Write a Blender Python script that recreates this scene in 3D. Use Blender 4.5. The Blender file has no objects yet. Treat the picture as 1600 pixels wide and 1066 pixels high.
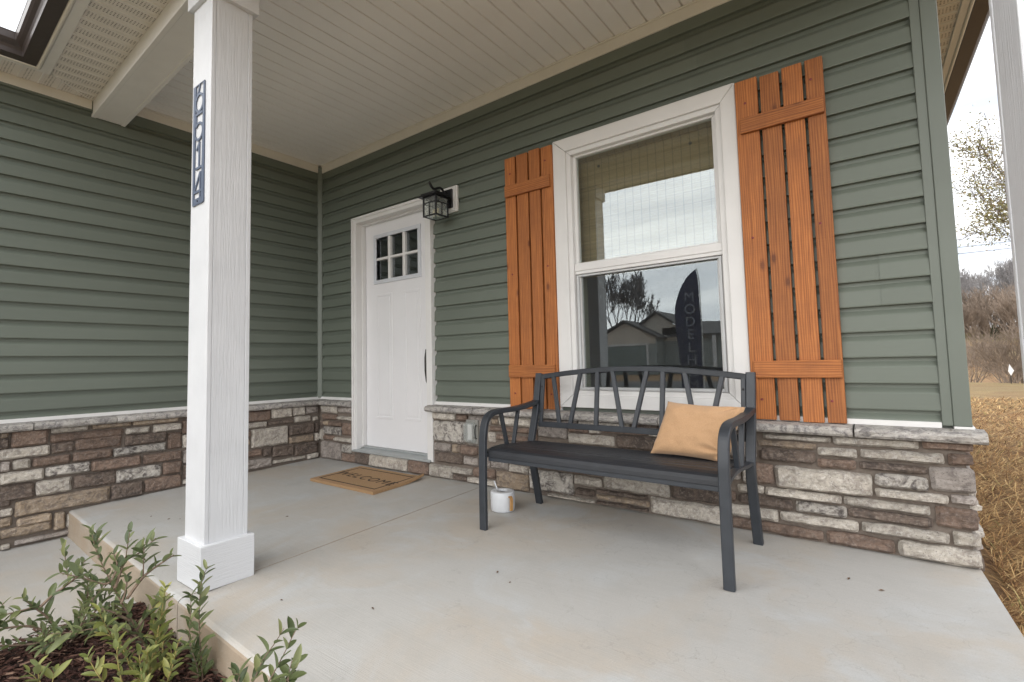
import bpy, bmesh, math, random
from mathutils import Vector, Matrix, noise as mnoise
R = math.radians
scene = bpy.context.scene
COL = scene.collection

# ------------------------------------------------------------------ camera
cam_data = bpy.data.cameras.new('camera')
cam_data.sensor_fit = 'HORIZONTAL'
cam_data.sensor_width = 36.0
cam_data.lens = 36.0 * 794.13 / 1600.0
cam_data.shift_x = (800 - 755.3) / 1600.0
cam_data.shift_y = (513.8 - 533.0) / 1600.0
cam_data.clip_start = 0.02
cam_data.clip_end = 2000
cam = bpy.data.objects.new('camera', cam_data)
COL.objects.link(cam)
cam.location = (4.29115, -2.86907, 0.84945)
cam.rotation_euler = (1.63861, 0.0209, 0.67299)
scene.camera = cam

# ------------------------------------------------------------------ sky, sun, exposure
SUN_EL, SUN_AZ = R(34), R(196)      # azimuth measured clockwise from +Y
world = bpy.data.worlds.new('World')
scene.world = world
world.use_nodes = True
wn, wl = world.node_tree.nodes, world.node_tree.links
wn.clear()
w_out = wn.new('ShaderNodeOutputWorld')
w_bg = wn.new('ShaderNodeBackground')
w_bg.inputs['Strength'].default_value = 0.10
w_sky = wn.new('ShaderNodeTexSky')
w_sky.sky_type = 'NISHITA'
w_sky.sun_disc = False
w_sky.dust_density = 0.25
w_sky.sun_elevation = SUN_EL
w_sky.sun_rotation = SUN_AZ
w_tc = wn.new('ShaderNodeTexCoord')
w_sep = wn.new('ShaderNodeSeparateXYZ')
wl.new(w_tc.outputs['Generated'], w_sep.inputs[0])
w_z = wn.new('ShaderNodeMath'); w_z.operation = 'MAXIMUM'; w_z.inputs[1].default_value = 0.0
wl.new(w_sep.outputs['Z'], w_z.inputs[0])
w_za = wn.new('ShaderNodeMath'); w_za.operation = 'ADD'; w_za.inputs[1].default_value = 0.18
wl.new(w_z.outputs[0], w_za.inputs[0])
w_dx = wn.new('ShaderNodeMath'); w_dx.operation = 'DIVIDE'
w_dy = wn.new('ShaderNodeMath'); w_dy.operation = 'DIVIDE'
wl.new(w_sep.outputs['X'], w_dx.inputs[0]); wl.new(w_za.outputs[0], w_dx.inputs[1])
wl.new(w_sep.outputs['Y'], w_dy.inputs[0]); wl.new(w_za.outputs[0], w_dy.inputs[1])
w_cmb = wn.new('ShaderNodeCombineXYZ')
wl.new(w_dx.outputs[0], w_cmb.inputs[0]); wl.new(w_dy.outputs[0], w_cmb.inputs[1])
def w_noise(scale, detail, off):
    mp = wn.new('ShaderNodeMapping'); mp.inputs['Location'].default_value = (off, off * 0.7, 0)
    mp.inputs['Scale'].default_value = (0.7, 1.5, 1)
    wl.new(w_cmb.outputs[0], mp.inputs['Vector'])
    n = wn.new('ShaderNodeTexNoise'); n.inputs['Scale'].default_value = scale
    n.inputs['Detail'].default_value = detail; n.inputs['Roughness'].default_value = 0.55
    wl.new(mp.outputs[0], n.inputs['Vector'])
    return n
n_cov = w_noise(0.8, 7, 3.1)
n_shd = w_noise(1.6, 6, 11.0)
w_r1 = wn.new('ShaderNodeValToRGB')
w_r1.color_ramp.elements[0].position = 0.30; w_r1.color_ramp.elements[0].color = (0.955, 0.955, 0.955, 1)
w_r1.color_ramp.elements[1].position = 0.56; w_r1.color_ramp.elements[1].color = (0.985, 0.985, 0.985, 1)
wl.new(n_cov.outputs['Fac'], w_r1.inputs[0])
w_r2 = wn.new('ShaderNodeValToRGB')
w_r2.color_ramp.elements[0].position = 0.36; w_r2.color_ramp.elements[0].color = (2.1, 2.3, 2.65, 1)
w_r2.color_ramp.elements[1].position = 0.60; w_r2.color_ramp.elements[1].color = (4.5, 4.5, 4.5, 1)
wl.new(n_shd.outputs['Fac'], w_r2.inputs[0])
w_mix = wn.new('ShaderNodeMix'); w_mix.data_type = 'RGBA'
wl.new(w_r1.outputs[0], w_mix.inputs[0])
wl.new(w_sky.outputs[0], w_mix.inputs[6]); wl.new(w_r2.outputs[0], w_mix.inputs[7])
wl.new(w_mix.outputs[2], w_bg.inputs['Color'])
wl.new(w_bg.outputs[0], w_out.inputs[0])

sun_data = bpy.data.lights.new('sun', 'SUN')
sun_data.energy = 1.0
sun_data.angle = R(120)
sun_data.color = (1.0, 0.965, 0.91)
sun = bpy.data.objects.new('sun', sun_data)
COL.objects.link(sun)
_sd = Vector((math.sin(SUN_AZ) * math.cos(SUN_EL), math.cos(SUN_AZ) * math.cos(SUN_EL), math.sin(SUN_EL)))
sun.rotation_euler = (-_sd).to_track_quat('-Z', 'Y').to_euler()
sun.location = _sd * 30

scene.view_settings.view_transform = 'Standard'
scene.view_settings.look = 'None'
scene.view_settings.exposure = 2.22
scene.view_settings.gamma = 1.0
scene.cycles.max_bounces = 10
scene.cycles.diffuse_bounces = 6
scene.cycles.use_denoising = True

# ------------------------------------------------------------------ object helpers
class MB:
    """collects geometry, then links it as one mesh object"""
    def __init__(self):
        self.v, self.f = [], []
    def add(self, vs, fs):
        o = len(self.v)
        self.v += [tuple(p) for p in vs]
        self.f += [tuple(i + o for i in f) for f in fs]
        return self
    def box(self, x0, x1, y0, y1, z0, z1):
        vs = [(x, y, z) for z in (z0, z1) for y in (y0, y1) for x in (x0, x1)]
        return self.add(vs, [(0, 2, 3, 1), (4, 5, 7, 6), (0, 1, 5, 4), (2, 6, 7, 3), (0, 4, 6, 2), (1, 3, 7, 5)])
    def hexa(self, p):            # 8 points: bottom 4 (ccw) then top 4
        return self.add(p, [(3, 2, 1, 0), (4, 5, 6, 7), (0, 1, 5, 4), (1, 2, 6, 5), (2, 3, 7, 6), (3, 0, 4, 7)])
    def prism(self, poly, fn, a0, a1):   # poly: 2D points; fn(a,u,v)->xyz
        n = len(poly)
        vs = [fn(a0, u, v) for u, v in poly] + [fn(a1, u, v) for u, v in poly]
        fs = [(i, (i + 1) % n, n + (i + 1) % n, n + i) for i in range(n)]
        fs += [tuple(range(n))[::-1], tuple(range(n, 2 * n))]
        return self.add(vs, fs)
    def tube(self, pts, rad, sides=8, squash=None, up=None, cap=True):
        """round (or w x h rectangular when sides==4 with squash=(w,h)) tube along pts"""
        pts = [Vector(p) for p in pts]
        n = len(pts)
        rs = rad if isinstance(rad, (list, tuple)) else [rad] * n
        prev = None
        rings = []
        for i, p in enumerate(pts):
            t = (pts[min(i + 1, n - 1)] - pts[max(i - 1, 0)])
            if t.length < 1e-9: t = Vector((0, 0, 1))
            t.normalize()
            ref = Vector(up) if up else (prev if prev else (Vector((1, 0, 0)) if abs(t.x) < 0.9 else Vector((0, 1, 0))))
            s = ref - t * ref.dot(t)
            if s.length < 1e-6:
                ref = Vector((0, 1, 0)); s = ref - t * ref.dot(t)
            s.normalize(); prev = s
            b = t.cross(s)
            ring = []
            if squash:
                w, h = squash[0] / 2, squash[1] / 2
                c = min(w, h) * 0.28
                for (u, v) in ((w - c, h), (w, h - c), (w, -h + c), (w - c, -h), (-w + c, -h), (-w, -h + c), (-w, h - c), (-w + c, h)):
                    ring.append(p + s * u + b * v)
            else:
                for k in range(sides):
                    a = 2 * math.pi * k / sides
                    ring.append(p + (s * math.cos(a) + b * math.sin(a)) * rs[i])
            rings.append(ring)
        m = len(rings[0])
        vs = [q for r in rings for q in r]
        fs = []
        for i in range(n - 1):
            for k in range(m):
                a, b2 = i * m + k, i * m + (k + 1) % m
                fs.append((a, b2, b2 + m, a + m))
        if cap:
            fs.append(tuple(range(m))[::-1]); fs.append(tuple(range((n - 1) * m, n * m)))
        return self.add(vs, fs)
    def lathe(self, prof, c, seg=40, axis='Z'):
        vs, fs = [], []
        for r, z in prof:
            for k in range(seg):
                a = 2 * math.pi * k / seg
                vs.append((c[0] + r * math.cos(a), c[1] + r * math.sin(a), c[2] + z))
        for i in range(len(prof) - 1):
            for k in range(seg):
                a, b = i * seg + k, i * seg + (k + 1) % seg
                fs.append((a, b, b + seg, a + seg))
        return self.add(vs, fs)
    def mesh(self, name):
        me = bpy.data.meshes.new(name)
        me.from_pydata(self.v, [], self.f)
        me.update()
        return me
    def build(self, name, mat, parent=None, bevel=0, smooth=False, seg=2, origin=None, **props):
        me = self.mesh(name)
        if origin is not None:
            me.transform(Matrix.Translation(-Vector(origin)))
        return link(name, me, mat, parent, bevel, smooth, seg, origin, **props)

def link(name, me, mat, parent=None, bevel=0, smooth=False, seg=2, origin=None, **props):
    if mat is not None and not me.materials:
        me.materials.append(mat)
    if smooth:
        for p in me.polygons: p.use_smooth = True
    o = bpy.data.objects.new(name, me)
    COL.objects.link(o)
    if origin is not None: o.location = origin
    if parent is not None:
        o.parent = parent; o.matrix_parent_inverse = Matrix.Translation(-Vector(parent.location))
    if bevel:
        b = o.modifiers.new('bevel', 'BEVEL'); b.width = bevel; b.segments = seg; b.limit_method = 'ANGLE'; b.angle_limit = R(40)
        b.harden_normals = False
    for k, v in props.items(): o[k] = v
    return o

def empty(name, loc=(0, 0, 0), parent=None, rz=0, **props):
    o = bpy.data.objects.new(name, None)
    COL.objects.link(o)
    o.location = loc; o.rotation_euler.z = rz
    o.empty_display_size = 0.1
    if parent is not None:
        o.parent = parent; o.matrix_parent_inverse = Matrix.Translation(-Vector(parent.location))
    for k, v in props.items(): o[k] = v
    return o

def text_mesh(txt, size, extrude, mirror=False, spacing=1.0):
    cu = bpy.data.curves.new('lettering', 'FONT')
    cu.body = txt; cu.size = size; cu.extrude = extrude; cu.align_x = 'CENTER'; cu.align_y = 'CENTER'
    cu.space_character = spacing
    ob = bpy.data.objects.new('lettering', cu)
    COL.objects.link(ob)
    dg = bpy.context.evaluated_depsgraph_get()
    me = bpy.data.meshes.new_from_object(ob.evaluated_get(dg))
    bpy.data.objects.remove(ob)
    if mirror: me.transform(Matrix.Scale(-1, 4, (1, 0, 0)))
    me.materials.clear()
    return me

# ------------------------------------------------------------------ material helpers
class NT:
    def __init__(self, name):
        self.m = bpy.data.materials.new(name); self.m.use_nodes = True
        self.n, self.l = self.m.node_tree.nodes, self.m.node_tree.links
        self.b = self.n['Principled BSDF']
        self.tc = self.n.new('ShaderNodeTexCoord')
        self.oi = None
    def coord(self, kind='Object', scale=(1, 1, 1), rot=(0, 0, 0), rnd=False):
        src = self.tc.outputs[kind]
        if rnd:
            oi = self.n.new('ShaderNodeObjectInfo')
            mm = self.n.new('ShaderNodeMath'); mm.operation = 'MULTIPLY'; mm.inputs[1].default_value = 37.0
            self.l.new(oi.outputs['Random'], mm.inputs[0])
            ad = self.n.new('ShaderNodeVectorMath'); ad.operation = 'ADD'
            self.l.new(src, ad.inputs[0]); self.l.new(mm.outputs[0], ad.inputs[1])
            src = ad.outputs[0]
        mp = self.n.new('ShaderNodeMapping')
        mp.inputs['Scale'].default_value = scale; mp.inputs['Rotation'].default_value = rot
        self.l.new(src, mp.inputs['Vector'])
        return mp.outputs[0]
    def noise(self, vec, scale, detail=4, rough=0.55, dist=0.0):
        n = self.n.new('ShaderNodeTexNoise')
        n.inputs['Scale'].default_value = scale; n.inputs['Detail'].default_value = detail
        n.inputs['Roughness'].default_value = rough; n.inputs['Distortion'].default_value = dist
        self.l.new(vec, n.inputs['Vector'])
        return n.outputs['Fac']
    def ramp(self, fac, stops):
        r = self.n.new('ShaderNodeValToRGB')
        el = r.color_ramp.elements
        while len(el) < len(stops): el.new(0.5)
        for e, (p, c) in zip(el, stops):
            e.position = p
            e.color = (c, c, c, 1) if isinstance(c, (int, float)) else (*c, 1)
        self.l.new(fac, r.inputs[0])
        return r.outputs[0]
    def mix(self, fac, a, b, mode='MIX'):
        m = self.n.new('ShaderNodeMix'); m.data_type = 'RGBA'; m.blend_type = mode
        for i, x in ((0, fac), (6, a), (7, b)):
            if isinstance(x, (int, float)): m.inputs[i].default_value = x
            elif isinstance(x, tuple): m.inputs[i].default_value = (*x, 1)
            else: self.l.new(x, m.inputs[i])
        return m.outputs[2]
    def math(self, op, a, b=0.0):
        m = self.n.new('ShaderNodeMath'); m.operation = op
        for i, x in ((0, a), (1, b)):
            if isinstance(x, (int, float)): m.inputs[i].default_value = x
            else: self.l.new(x, m.inputs[i])
        return m.outputs[0]
    def bump(self, h, strength, dist=0.01):
        b = self.n.new('ShaderNodeBump')
        b.inputs['Strength'].default_value = strength; b.inputs['Distance'].default_value = dist
        self.l.new(h, b.inputs['Height'])
        if self.b.inputs['Normal'].is_linked:
            self.l.new(self.b.inputs['Normal'].links[0].from_socket, b.inputs['Normal'])
        self.l.new(b.outputs[0], self.b.inputs['Normal'])
    def color(self, c):
        if isinstance(c, tuple): self.b.inputs['Base Color'].default_value = (*c, 1)
        else: self.l.new(c, self.b.inputs['Base Color'])
    def rough(self, r):
        if isinstance(r, (int, float)): self.b.inputs['Roughness'].default_value = r
        else: self.l.new(r, self.b.inputs['Roughness'])
    def set(self, **k):
        for a, v in k.items(): self.b.inputs[a.replace('_', ' ')].default_value = v
        return self
    def island(self):
        g = self.n.new('ShaderNodeNewGeometry')
        return g.outputs['Random Per Island']
    def objrnd(self):
        g = self.n.new('ShaderNodeObjectInfo')
        return g.outputs['Random']

def plain(name, c, rough=0.5, metal=0.0, var=0.08, scale=6, bump=0.0, bscale=200):
    t = NT(name)
    v = t.coord('Object')
    f = t.noise(v, scale, 4)
    lo = tuple(x * (1 - var) for x in c); hi = tuple(min(1, x * (1 + var)) for x in c)
    t.color(t.ramp(f, [(0.3, lo), (0.7, hi)]))
    t.rough(rough); t.set(Metallic=metal)
    if bump: t.bump(t.noise(v, bscale, 3), bump, 0.002)
    return t.m

# ------------------------------------------------------------------ materials
def m_siding():
    t = NT('green_vinyl_siding')
    v = t.coord('Object', (1, 1, 1))
    big = t.noise(t.coord('Object', (0.35, 0.35, 2.2)), 3, 4)
    gr = t.noise(t.coord('Object', (1.2, 1.2, 22)), 8, 5, 0.6)
    c = t.ramp(big, [(0.3, (0.118, 0.137, 0.112)), (0.7, (0.135, 0.156, 0.128))])
    c = t.mix(t.math('MULTIPLY', gr, 0.22), c, (0.162, 0.185, 0.158))
    sp = t.noise(v, 420, 2)
    c = t.mix(t.ramp(sp, [(0.745, 0.0), (0.78, 0.35)]), c, (0.4, 0.4, 0.38))
    hs = t.n.new('ShaderNodeHueSaturation')
    t.l.new(c, hs.inputs['Color'])
    t.l.new(t.math('ADD', t.math('MULTIPLY', t.objrnd(), 0.10), 0.95), hs.inputs['Value'])
    t.color(hs.outputs[0]); t.rough(0.48)
    t.bump(gr, 0.12, 0.003)
    return t.m
M_SIDING = m_siding()
M_SIDETRIM = plain('green_vinyl_trim', (0.142, 0.162, 0.138), 0.45, var=0.05, scale=3)
M_WHITE = plain('white_vinyl', (0.72, 0.71, 0.70), 0.38, var=0.03)
M_TRIMCREAM = plain('cream_aluminium_trim', (0.69, 0.655, 0.585), 0.42, var=0.04)
M_CEIL = plain('beaded_vinyl_ceiling', (0.80, 0.78, 0.75), 0.42, var=0.03, scale=2)
M_BEAM = plain('beam_wrap_white', (0.73, 0.71, 0.675), 0.5, var=0.03, scale=9, bump=0.1, bscale=500)
M_BROWNMETAL = plain('brown_aluminium', (0.062, 0.048, 0.044), 0.4, var=0.1, scale=30)
M_DARKWOODTRIM = plain('fascia_clay', (0.30, 0.25, 0.21), 0.45, var=0.05)
M_DOOR = plain('white_painted_door', (0.76, 0.755, 0.77), 0.42, var=0.02, scale=4, bump=0.06, bscale=160)
M_LITE = plain('pale_grey_lite_frame', (0.60, 0.62, 0.66), 0.4, var=0.03)
M_SILL = plain('grey_aluminium_sill', (0.33, 0.35, 0.35), 0.38, var=0.08)
M_BLACK = plain('black_painted_metal', (0.012, 0.012, 0.014), 0.42, var=0.2, scale=60)
M_NICKEL = plain('dark_bronze', (0.035, 0.032, 0.028), 0.35, metal=0.4, var=0.1)
M_BENCH = plain('charcoal_powder_coat', (0.032, 0.037, 0.045), 0.42, var=0.14, scale=14, bump=0.25, bscale=900)
M_BENCHSEAT = plain('black_seat_slat', (0.017, 0.019, 0.024), 0.50, var=0.15, scale=12, bump=0.2, bscale=900)
M_SIGN = plain('slate_blue_metal', (0.10, 0.125, 0.18), 0.5, var=0.08)
M_ROOM = plain('dim_room_paint', (0.30, 0.28, 0.25), 0.8)
M_SHINGLE = plain('roof_shingle', (0.10, 0.095, 0.09), 0.9, var=0.35, scale=18, bump=0.5, bscale=60)
M_CAN = plain('white_enamel', (0.66, 0.68, 0.71), 0.28, var=0.02)
M_CANWOOD = plain('light_wood_handle', (0.46, 0.25, 0.09), 0.5, var=0.15, scale=30)
M_CANSHADE = plain('painted_opening_shade', (0.02, 0.03, 0.05), 0.6)
M_MATINK = plain('dark_brown_print', (0.055, 0.035, 0.022), 0.95, var=0.3, scale=200)

def m_post():
    t = NT('white_embossed_trim_board')
    v = t.coord('Object', (38, 38, 2.4), rnd=True)
    g = t.noise(v, 2.6, 6, 0.6, 0.5)
    g2 = t.noise(t.coord('Object', (90, 90, 7)), 3, 3)
    t.color(t.ramp(t.noise(t.coord('Object'), 5, 3), [(0.3, (0.58, 0.59, 0.61)), (0.7, (0.63, 0.64, 0.66))]))
    t.rough(0.5)
    t.bump(g, 0.55, 0.005); t.bump(g2, 0.2, 0.004)
    return t.m
M_POST = m_post()
def m_postH():
    t = NT('white_embossed_base_board')
    v = t.coord('Object', (3, 3, 60), rnd=True)
    g = t.noise(v, 3, 6, 0.6, 0.5)
    t.color((0.615, 0.625, 0.645)); t.rough(0.5)
    t.bump(g, 0.5, 0.005)
    return t.m
M_POSTH = m_postH()

def m_soffit():
    t = NT('perforated_vinyl_soffit')
    v = t.coord('Object', (1, 1, 1))
    vo = t.n.new('ShaderNodeTexVoronoi'); vo.feature = 'F1'; vo.inputs['Scale'].default_value = 66; vo.inputs['Randomness'].default_value = 0.1
    t.l.new(v, vo.inputs['Vector'])
    hole = t.ramp(vo.outputs['Distance'], [(0.30, 1.0), (0.42, 0.0)])
    # perforated lanes: two strips per panel (uv stored in the mesh)
    uv = t.n.new('ShaderNodeUVMap')
    sp = t.n.new('ShaderNodeSeparateXYZ'); t.l.new(uv.outputs[0], sp.inputs[0])
    lane = t.ramp(sp.outputs['X'], [(0.0, 0.0), (0.30, 0.0), (0.34, 1.0), (0.80, 1.0), (0.84, 0.0)])
    c = t.mix(t.math('MULTIPLY', hole, lane), (0.71, 0.665, 0.61), (0.15, 0.13, 0.11))
    t.color(c); t.rough(0.5)
    return t.m
M_SOFFIT = m_soffit()

def m_stone(name, base, alt, smear, hi, k=1.0):
    t = NT(name)
    v = t.coord('Object', rnd=True)
    n1 = t.noise(v, 7, 7, 0.7, 0.5)
    n2 = t.noise(v, 17, 6, 0.65, 1.3)
    n3 = t.noise(v, 70, 5, 0.7)
    c = t.ramp(n1, [(0.30, base), (0.70, alt)])
    c = t.mix(t.ramp(n2, [(0.45, 0.0), (0.60, 0.95 * k)]), c, smear)
    c = t.mix(t.ramp(n3, [(0.50, 0.0), (0.66, 0.6)]), c, hi)
    pit = t.noise(v, 190, 3)
    c = t.mix(t.ramp(pit, [(0.30, 0.75), (0.40, 0.0)]), c, (0.05, 0.04, 0.033))
    hs = t.n.new('ShaderNodeHueSaturation'); t.l.new(c, hs.inputs['Color'])
    t.l.new(t.math('ADD', t.math('MULTIPLY', t.objrnd(), 0.36), 0.80), hs.inputs['Value'])
    t.color(hs.outputs[0]); t.rough(0.86)
    rg = t.n.new('ShaderNodeTexNoise'); rg.noise_type = 'RIDGED_MULTIFRACTAL'; rg.inputs['Scale'].default_value = 17; rg.inputs['Detail'].default_value = 6; rg.inputs['Distortion'].default_value = 0.7
    t.l.new(t.coord('Object', (1, 1, 2.0), rnd=True), rg.inputs['Vector'])
    t.bump(rg.outputs['Fac'], 0.55, 0.006)
    t.bump(t.noise(v, 34, 8, 0.68, 0.6), 0.9, 0.013); t.bump(n3, 0.5, 0.005)
    return t.m
STONE = {
    'L': m_stone('stone_cream', (0.44, 0.395, 0.335), (0.55, 0.505, 0.445), (0.25, 0.215, 0.19), (0.70, 0.67, 0.62), 0.8),
    'W': m_stone('stone_mottled', (0.42, 0.385, 0.34), (0.48, 0.45, 0.41), (0.10, 0.085, 0.08), (0.62, 0.59, 0.55)),
    'G': m_stone('stone_mauve_grey', (0.31, 0.27, 0.24), (0.39, 0.35, 0.32), (0.20, 0.17, 0.155), (0.46, 0.42, 0.385)),
    'D': m_stone('stone_dark_brown', (0.12, 0.088, 0.070), (0.17, 0.13, 0.105), (0.06, 0.047, 0.042), (0.31, 0.26, 0.22), 0.8),
    'B': m_stone('stone_red_brown', (0.185, 0.122, 0.090), (0.245, 0.175, 0.135), (0.10, 0.074, 0.062), (0.34, 0.275, 0.235), 0.7),
    'T': m_stone('stone_tan', (0.32, 0.24, 0.165), (0.40, 0.32, 0.24), (0.18, 0.14, 0.115), (0.47, 0.41, 0.345), 0.8),
}
M_CAP = m_stone('ledge_stone', (0.43, 0.40, 0.365), (0.52, 0.49, 0.46), (0.15, 0.14, 0.145), (0.62, 0.60, 0.57), 0.8)
def m_mortar():
    t = NT('brown_mortar')
    v = t.coord('Object')
    t.color(t.ramp(t.noise(v, 60, 6, 0.7), [(0.3, (0.145, 0.118, 0.098)), (0.7, (0.205, 0.17, 0.142))])); t.rough(0.95)
    t.bump(t.noise(v, 160, 5), 0.6, 0.004)
    return t.m
M_MORTAR = m_mortar()

def m_concrete(name, base, warm, cool):
    t = NT(name)
    v = t.coord('Object')
    c = t.ramp(t.noise(v, 1.1, 5, 0.6, 0.6), [(0.30, base), (0.47, base), (0.62, warm)])
    c = t.mix(t.ramp(t.noise(v, 2.3, 6, 0.6, 0.9), [(0.52, 0.0), (0.66, 0.75)]), c, cool)
    c = t.mix(t.ramp(t.noise(v, 5.0, 6, 0.65), [(0.5, 0.0), (0.75, 0.45)]), c, tuple(x * 0.80 for x in base))
    c = t.mix(t.ramp(t.noise(v, 260, 3, 0.7), [(0.3, 0.45), (0.5, 0.0)]), c, tuple(x * 0.70 for x in base))
    c = t.mix(t.ramp(t.noise(v, 75, 3, 0.7), [(0.68, 0.0), (0.74, 0.6)]), c, (0.24, 0.20, 0.16))
    c = t.mix(t.ramp(t.noise(v, 340, 2, 0.5), [(0.63, 0.0), (0.7, 0.4)]), c, (0.55, 0.54, 0.51))
    c = t.mix(t.ramp(t.noise(t.coord('Object', (4, 260, 60)), 1, 4), [(0.35, 0.22), (0.6, 0.0)]), c, tuple(x * 0.78 for x in base))
    hair = t.n.new('ShaderNodeTexVoronoi'); hair.feature = 'DISTANCE_TO_EDGE'; hair.inputs['Scale'].default_value = 0.62
    wob = t.n.new('ShaderNodeVectorMath'); wob.operation = 'ADD'
    nv = t.n.new('ShaderNodeTexNoise'); nv.inputs['Scale'].default_value = 5; nv.inputs['Detail'].default_value = 6; t.l.new(v, nv.inputs['Vector'])
    t.l.new(v, wob.inputs[0]); t.l.new(nv.outputs['Color'], wob.inputs[1]); t.l.new(wob.outputs[0], hair.inputs['Vector'])
    c = t.mix(t.ramp(hair.outputs['Distance'], [(0.0, 0.22), (0.0035, 0.0)]), c, (0.2, 0.18, 0.16))
    t.color(c); t.rough(0.82)
    br = t.noise(t.coord('Object', (5, 330, 60)), 1, 4)
    t.bump(br, 0.35, 0.003)
    t.bump(t.noise(v, 330, 4), 0.2, 0.002)
    return t.m
M_CONC = m_concrete('porch_concrete', (0.43, 0.42, 0.40), (0.435, 0.39, 0.335), (0.455, 0.47, 0.475))
M_CONCEDGE = m_concrete('concrete_edge', (0.36, 0.295, 0.225), (0.33, 0.25, 0.175), (0.38, 0.335, 0.28))

def m_wood(name, axis):
    t = NT(name)
    s = (22, 22, 1.2) if axis == 'Z' else (1.2, 22, 22)
    v = t.coord('Object', s, rnd=True)
    g = t.noise(v, 2.6, 6, 0.62, 1.1)
    w = t.n.new('ShaderNodeTexWave'); w.wave_type = 'BANDS'; w.bands_direction = 'X' if axis == 'Z' else 'Z'
    w.inputs['Scale'].default_value = 1.3; w.inputs['Distortion'].default_value = 9; w.inputs['Detail'].default_value = 3
    w.inputs['Detail Scale'].default_value = 1.2
    t.l.new(v, w.inputs['Vector'])
    f = t.math('ADD', t.math('MULTIPLY', g, 0.65), t.math('MULTIPLY', w.outputs['Fac'], 0.35))
    c = t.ramp(f, [(0.22, (0.18, 0.051, 0.013)), (0.48, (0.345, 0.108, 0.025)), (0.78, (0.50, 0.185, 0.050))])
    blot = t.noise(t.coord('Object', (1, 1, 0.6), rnd=True), 9, 5, 0.6)
    c = t.mix(t.ramp(blot, [(0.42, 0.0), (0.72, 0.6)]), c, (0.235, 0.075, 0.022))
    # knots
    vk = t.coord('Object', (7.5, 7.5, 3.4) if axis == 'Z' else (3.4, 7.5, 7.5), rnd=True)
    vo = t.n.new('ShaderNodeTexVoronoi'); vo.inputs['Scale'].default_value = 1.25
    t.l.new(vk, vo.inputs['Vector'])
    c = t.mix(t.ramp(vo.outputs['Distance'], [(0.06, 0.9), (0.10, 0.4), (0.17, 0.0)]), c, (0.10, 0.022, 0.008))
    saw = t.noise(t.coord('Object', (6, 6, 240) if axis == 'Z' else (240, 6, 6)), 1, 3)
    c = t.mix(t.math('MULTIPLY', saw, 0.25), c, (0.52, 0.21, 0.06))
    hs = t.n.new('ShaderNodeHueSaturation'); t.l.new(c, hs.inputs['Color'])
    t.l.new(t.math('ADD', t.math('MULTIPLY', t.objrnd(), 0.34), 0.84), hs.inputs['Value'])
    t.color(hs.outputs[0]); t.rough(0.62)
    t.bump(f, 0.35, 0.004); t.bump(saw, 0.25, 0.003)
    return t.m
M_WOODV = m_wood('stained_cedar_upright', 'Z')
M_WOODH = m_wood('stained_cedar_batten', 'X')

def m_glass(name, f0, tint, haze=0.0):
    m = bpy.data.materials.new(name); m.use_nodes = True
    n, l = m.node_tree.nodes, m.node_tree.links
    n.clear()
    o = n.new('ShaderNodeOutputMaterial')
    tr = n.new('ShaderNodeBsdfTransparent'); tr.inputs[0].default_value = (*tint, 1)
    gl = n.new('ShaderNodeBsdfGlossy'); gl.inputs['Roughness'].default_value = 0.0; gl.inputs['Color'].default_value = (0.86, 0.93, 0.98, 1)
    tc = n.new('ShaderNodeTexCoord'); no = n.new('ShaderNodeTexNoise'); no.inputs['Scale'].default_value = 2.2
    l.new(tc.outputs['Object'], no.inputs['Vector'])
    bp = n.new('ShaderNodeBump'); bp.inputs['Strength'].default_value = 0.006; bp.inputs['Distance'].default_value = 0.05
    l.new(no.outputs['Fac'], bp.inputs['Height']); l.new(bp.outputs[0], gl.inputs['Normal'])
    lw = n.new('ShaderNodeLayerWeight'); lw.inputs['Blend'].default_value = 0.5
    pw = n.new('ShaderNodeMath'); pw.operation = 'POWER'; pw.inputs[1].default_value = 5.0
    l.new(lw.outputs['Facing'], pw.inputs[0])
    fr = n.new('ShaderNodeMath'); fr.operation = 'MULTIPLY_ADD'; fr.inputs[1].default_value = 1 - f0; fr.inputs[2].default_value = f0
    l.new(pw.outputs[0], fr.inputs[0])
    base = tr
    if haze:
        df = n.new('ShaderNodeBsdfTranslucent'); df.inputs[0].default_value = (0.9, 0.92, 0.9, 1)
        dd = n.new('ShaderNodeBsdfDiffuse'); dd.inputs[0].default_value = (0.9, 0.92, 0.9, 1)
        ma = n.new('ShaderNodeMixShader'); ma.inputs[0].default_value = 0.5
        l.new(df.outputs[0], ma.inputs[1]); l.new(dd.outputs[0], ma.inputs[2])
        vo = n.new('ShaderNodeTexNoise'); vo.inputs['Scale'].default_value = 70; vo.inputs['Detail'].default_value = 3
        l.new(tc.outputs['Object'], vo.inputs['Vector'])
        rr = n.new('ShaderNodeMapRange'); rr.inputs[1].default_value = 0.4; rr.inputs[2].default_value = 0.75; rr.inputs[3].default_value = haze * 0.3; rr.inputs[4].default_value = haze * 2.2
        l.new(vo.outputs['Fac'], rr.inputs[0])
        mh = n.new('ShaderNodeMixShader')
        l.new(rr.outputs[0], mh.inputs[0]); l.new(tr.outputs[0], mh.inputs[1]); l.new(ma.outputs[0], mh.inputs[2])
        base = mh
    mx = n.new('ShaderNodeMixShader')
    l.new(fr.outputs[0], mx.inputs[0]); l.new(base.outputs[0], mx.inputs[1]); l.new(gl.outputs[0], mx.inputs[2])
    l.new(mx.outputs[0], o.inputs[0])
    return m
M_GLASS = m_glass('coated_window_glass', 0.12, (0.90, 0.92, 0.90))
M_DOORGLASS = m_glass('door_glass', 0.22, (0.6, 0.6, 0.6))
M_LAMPGLASS = m_glass('clear_seeded_glass', 0.06, (0.97, 0.98, 0.97), 0.16)
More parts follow.
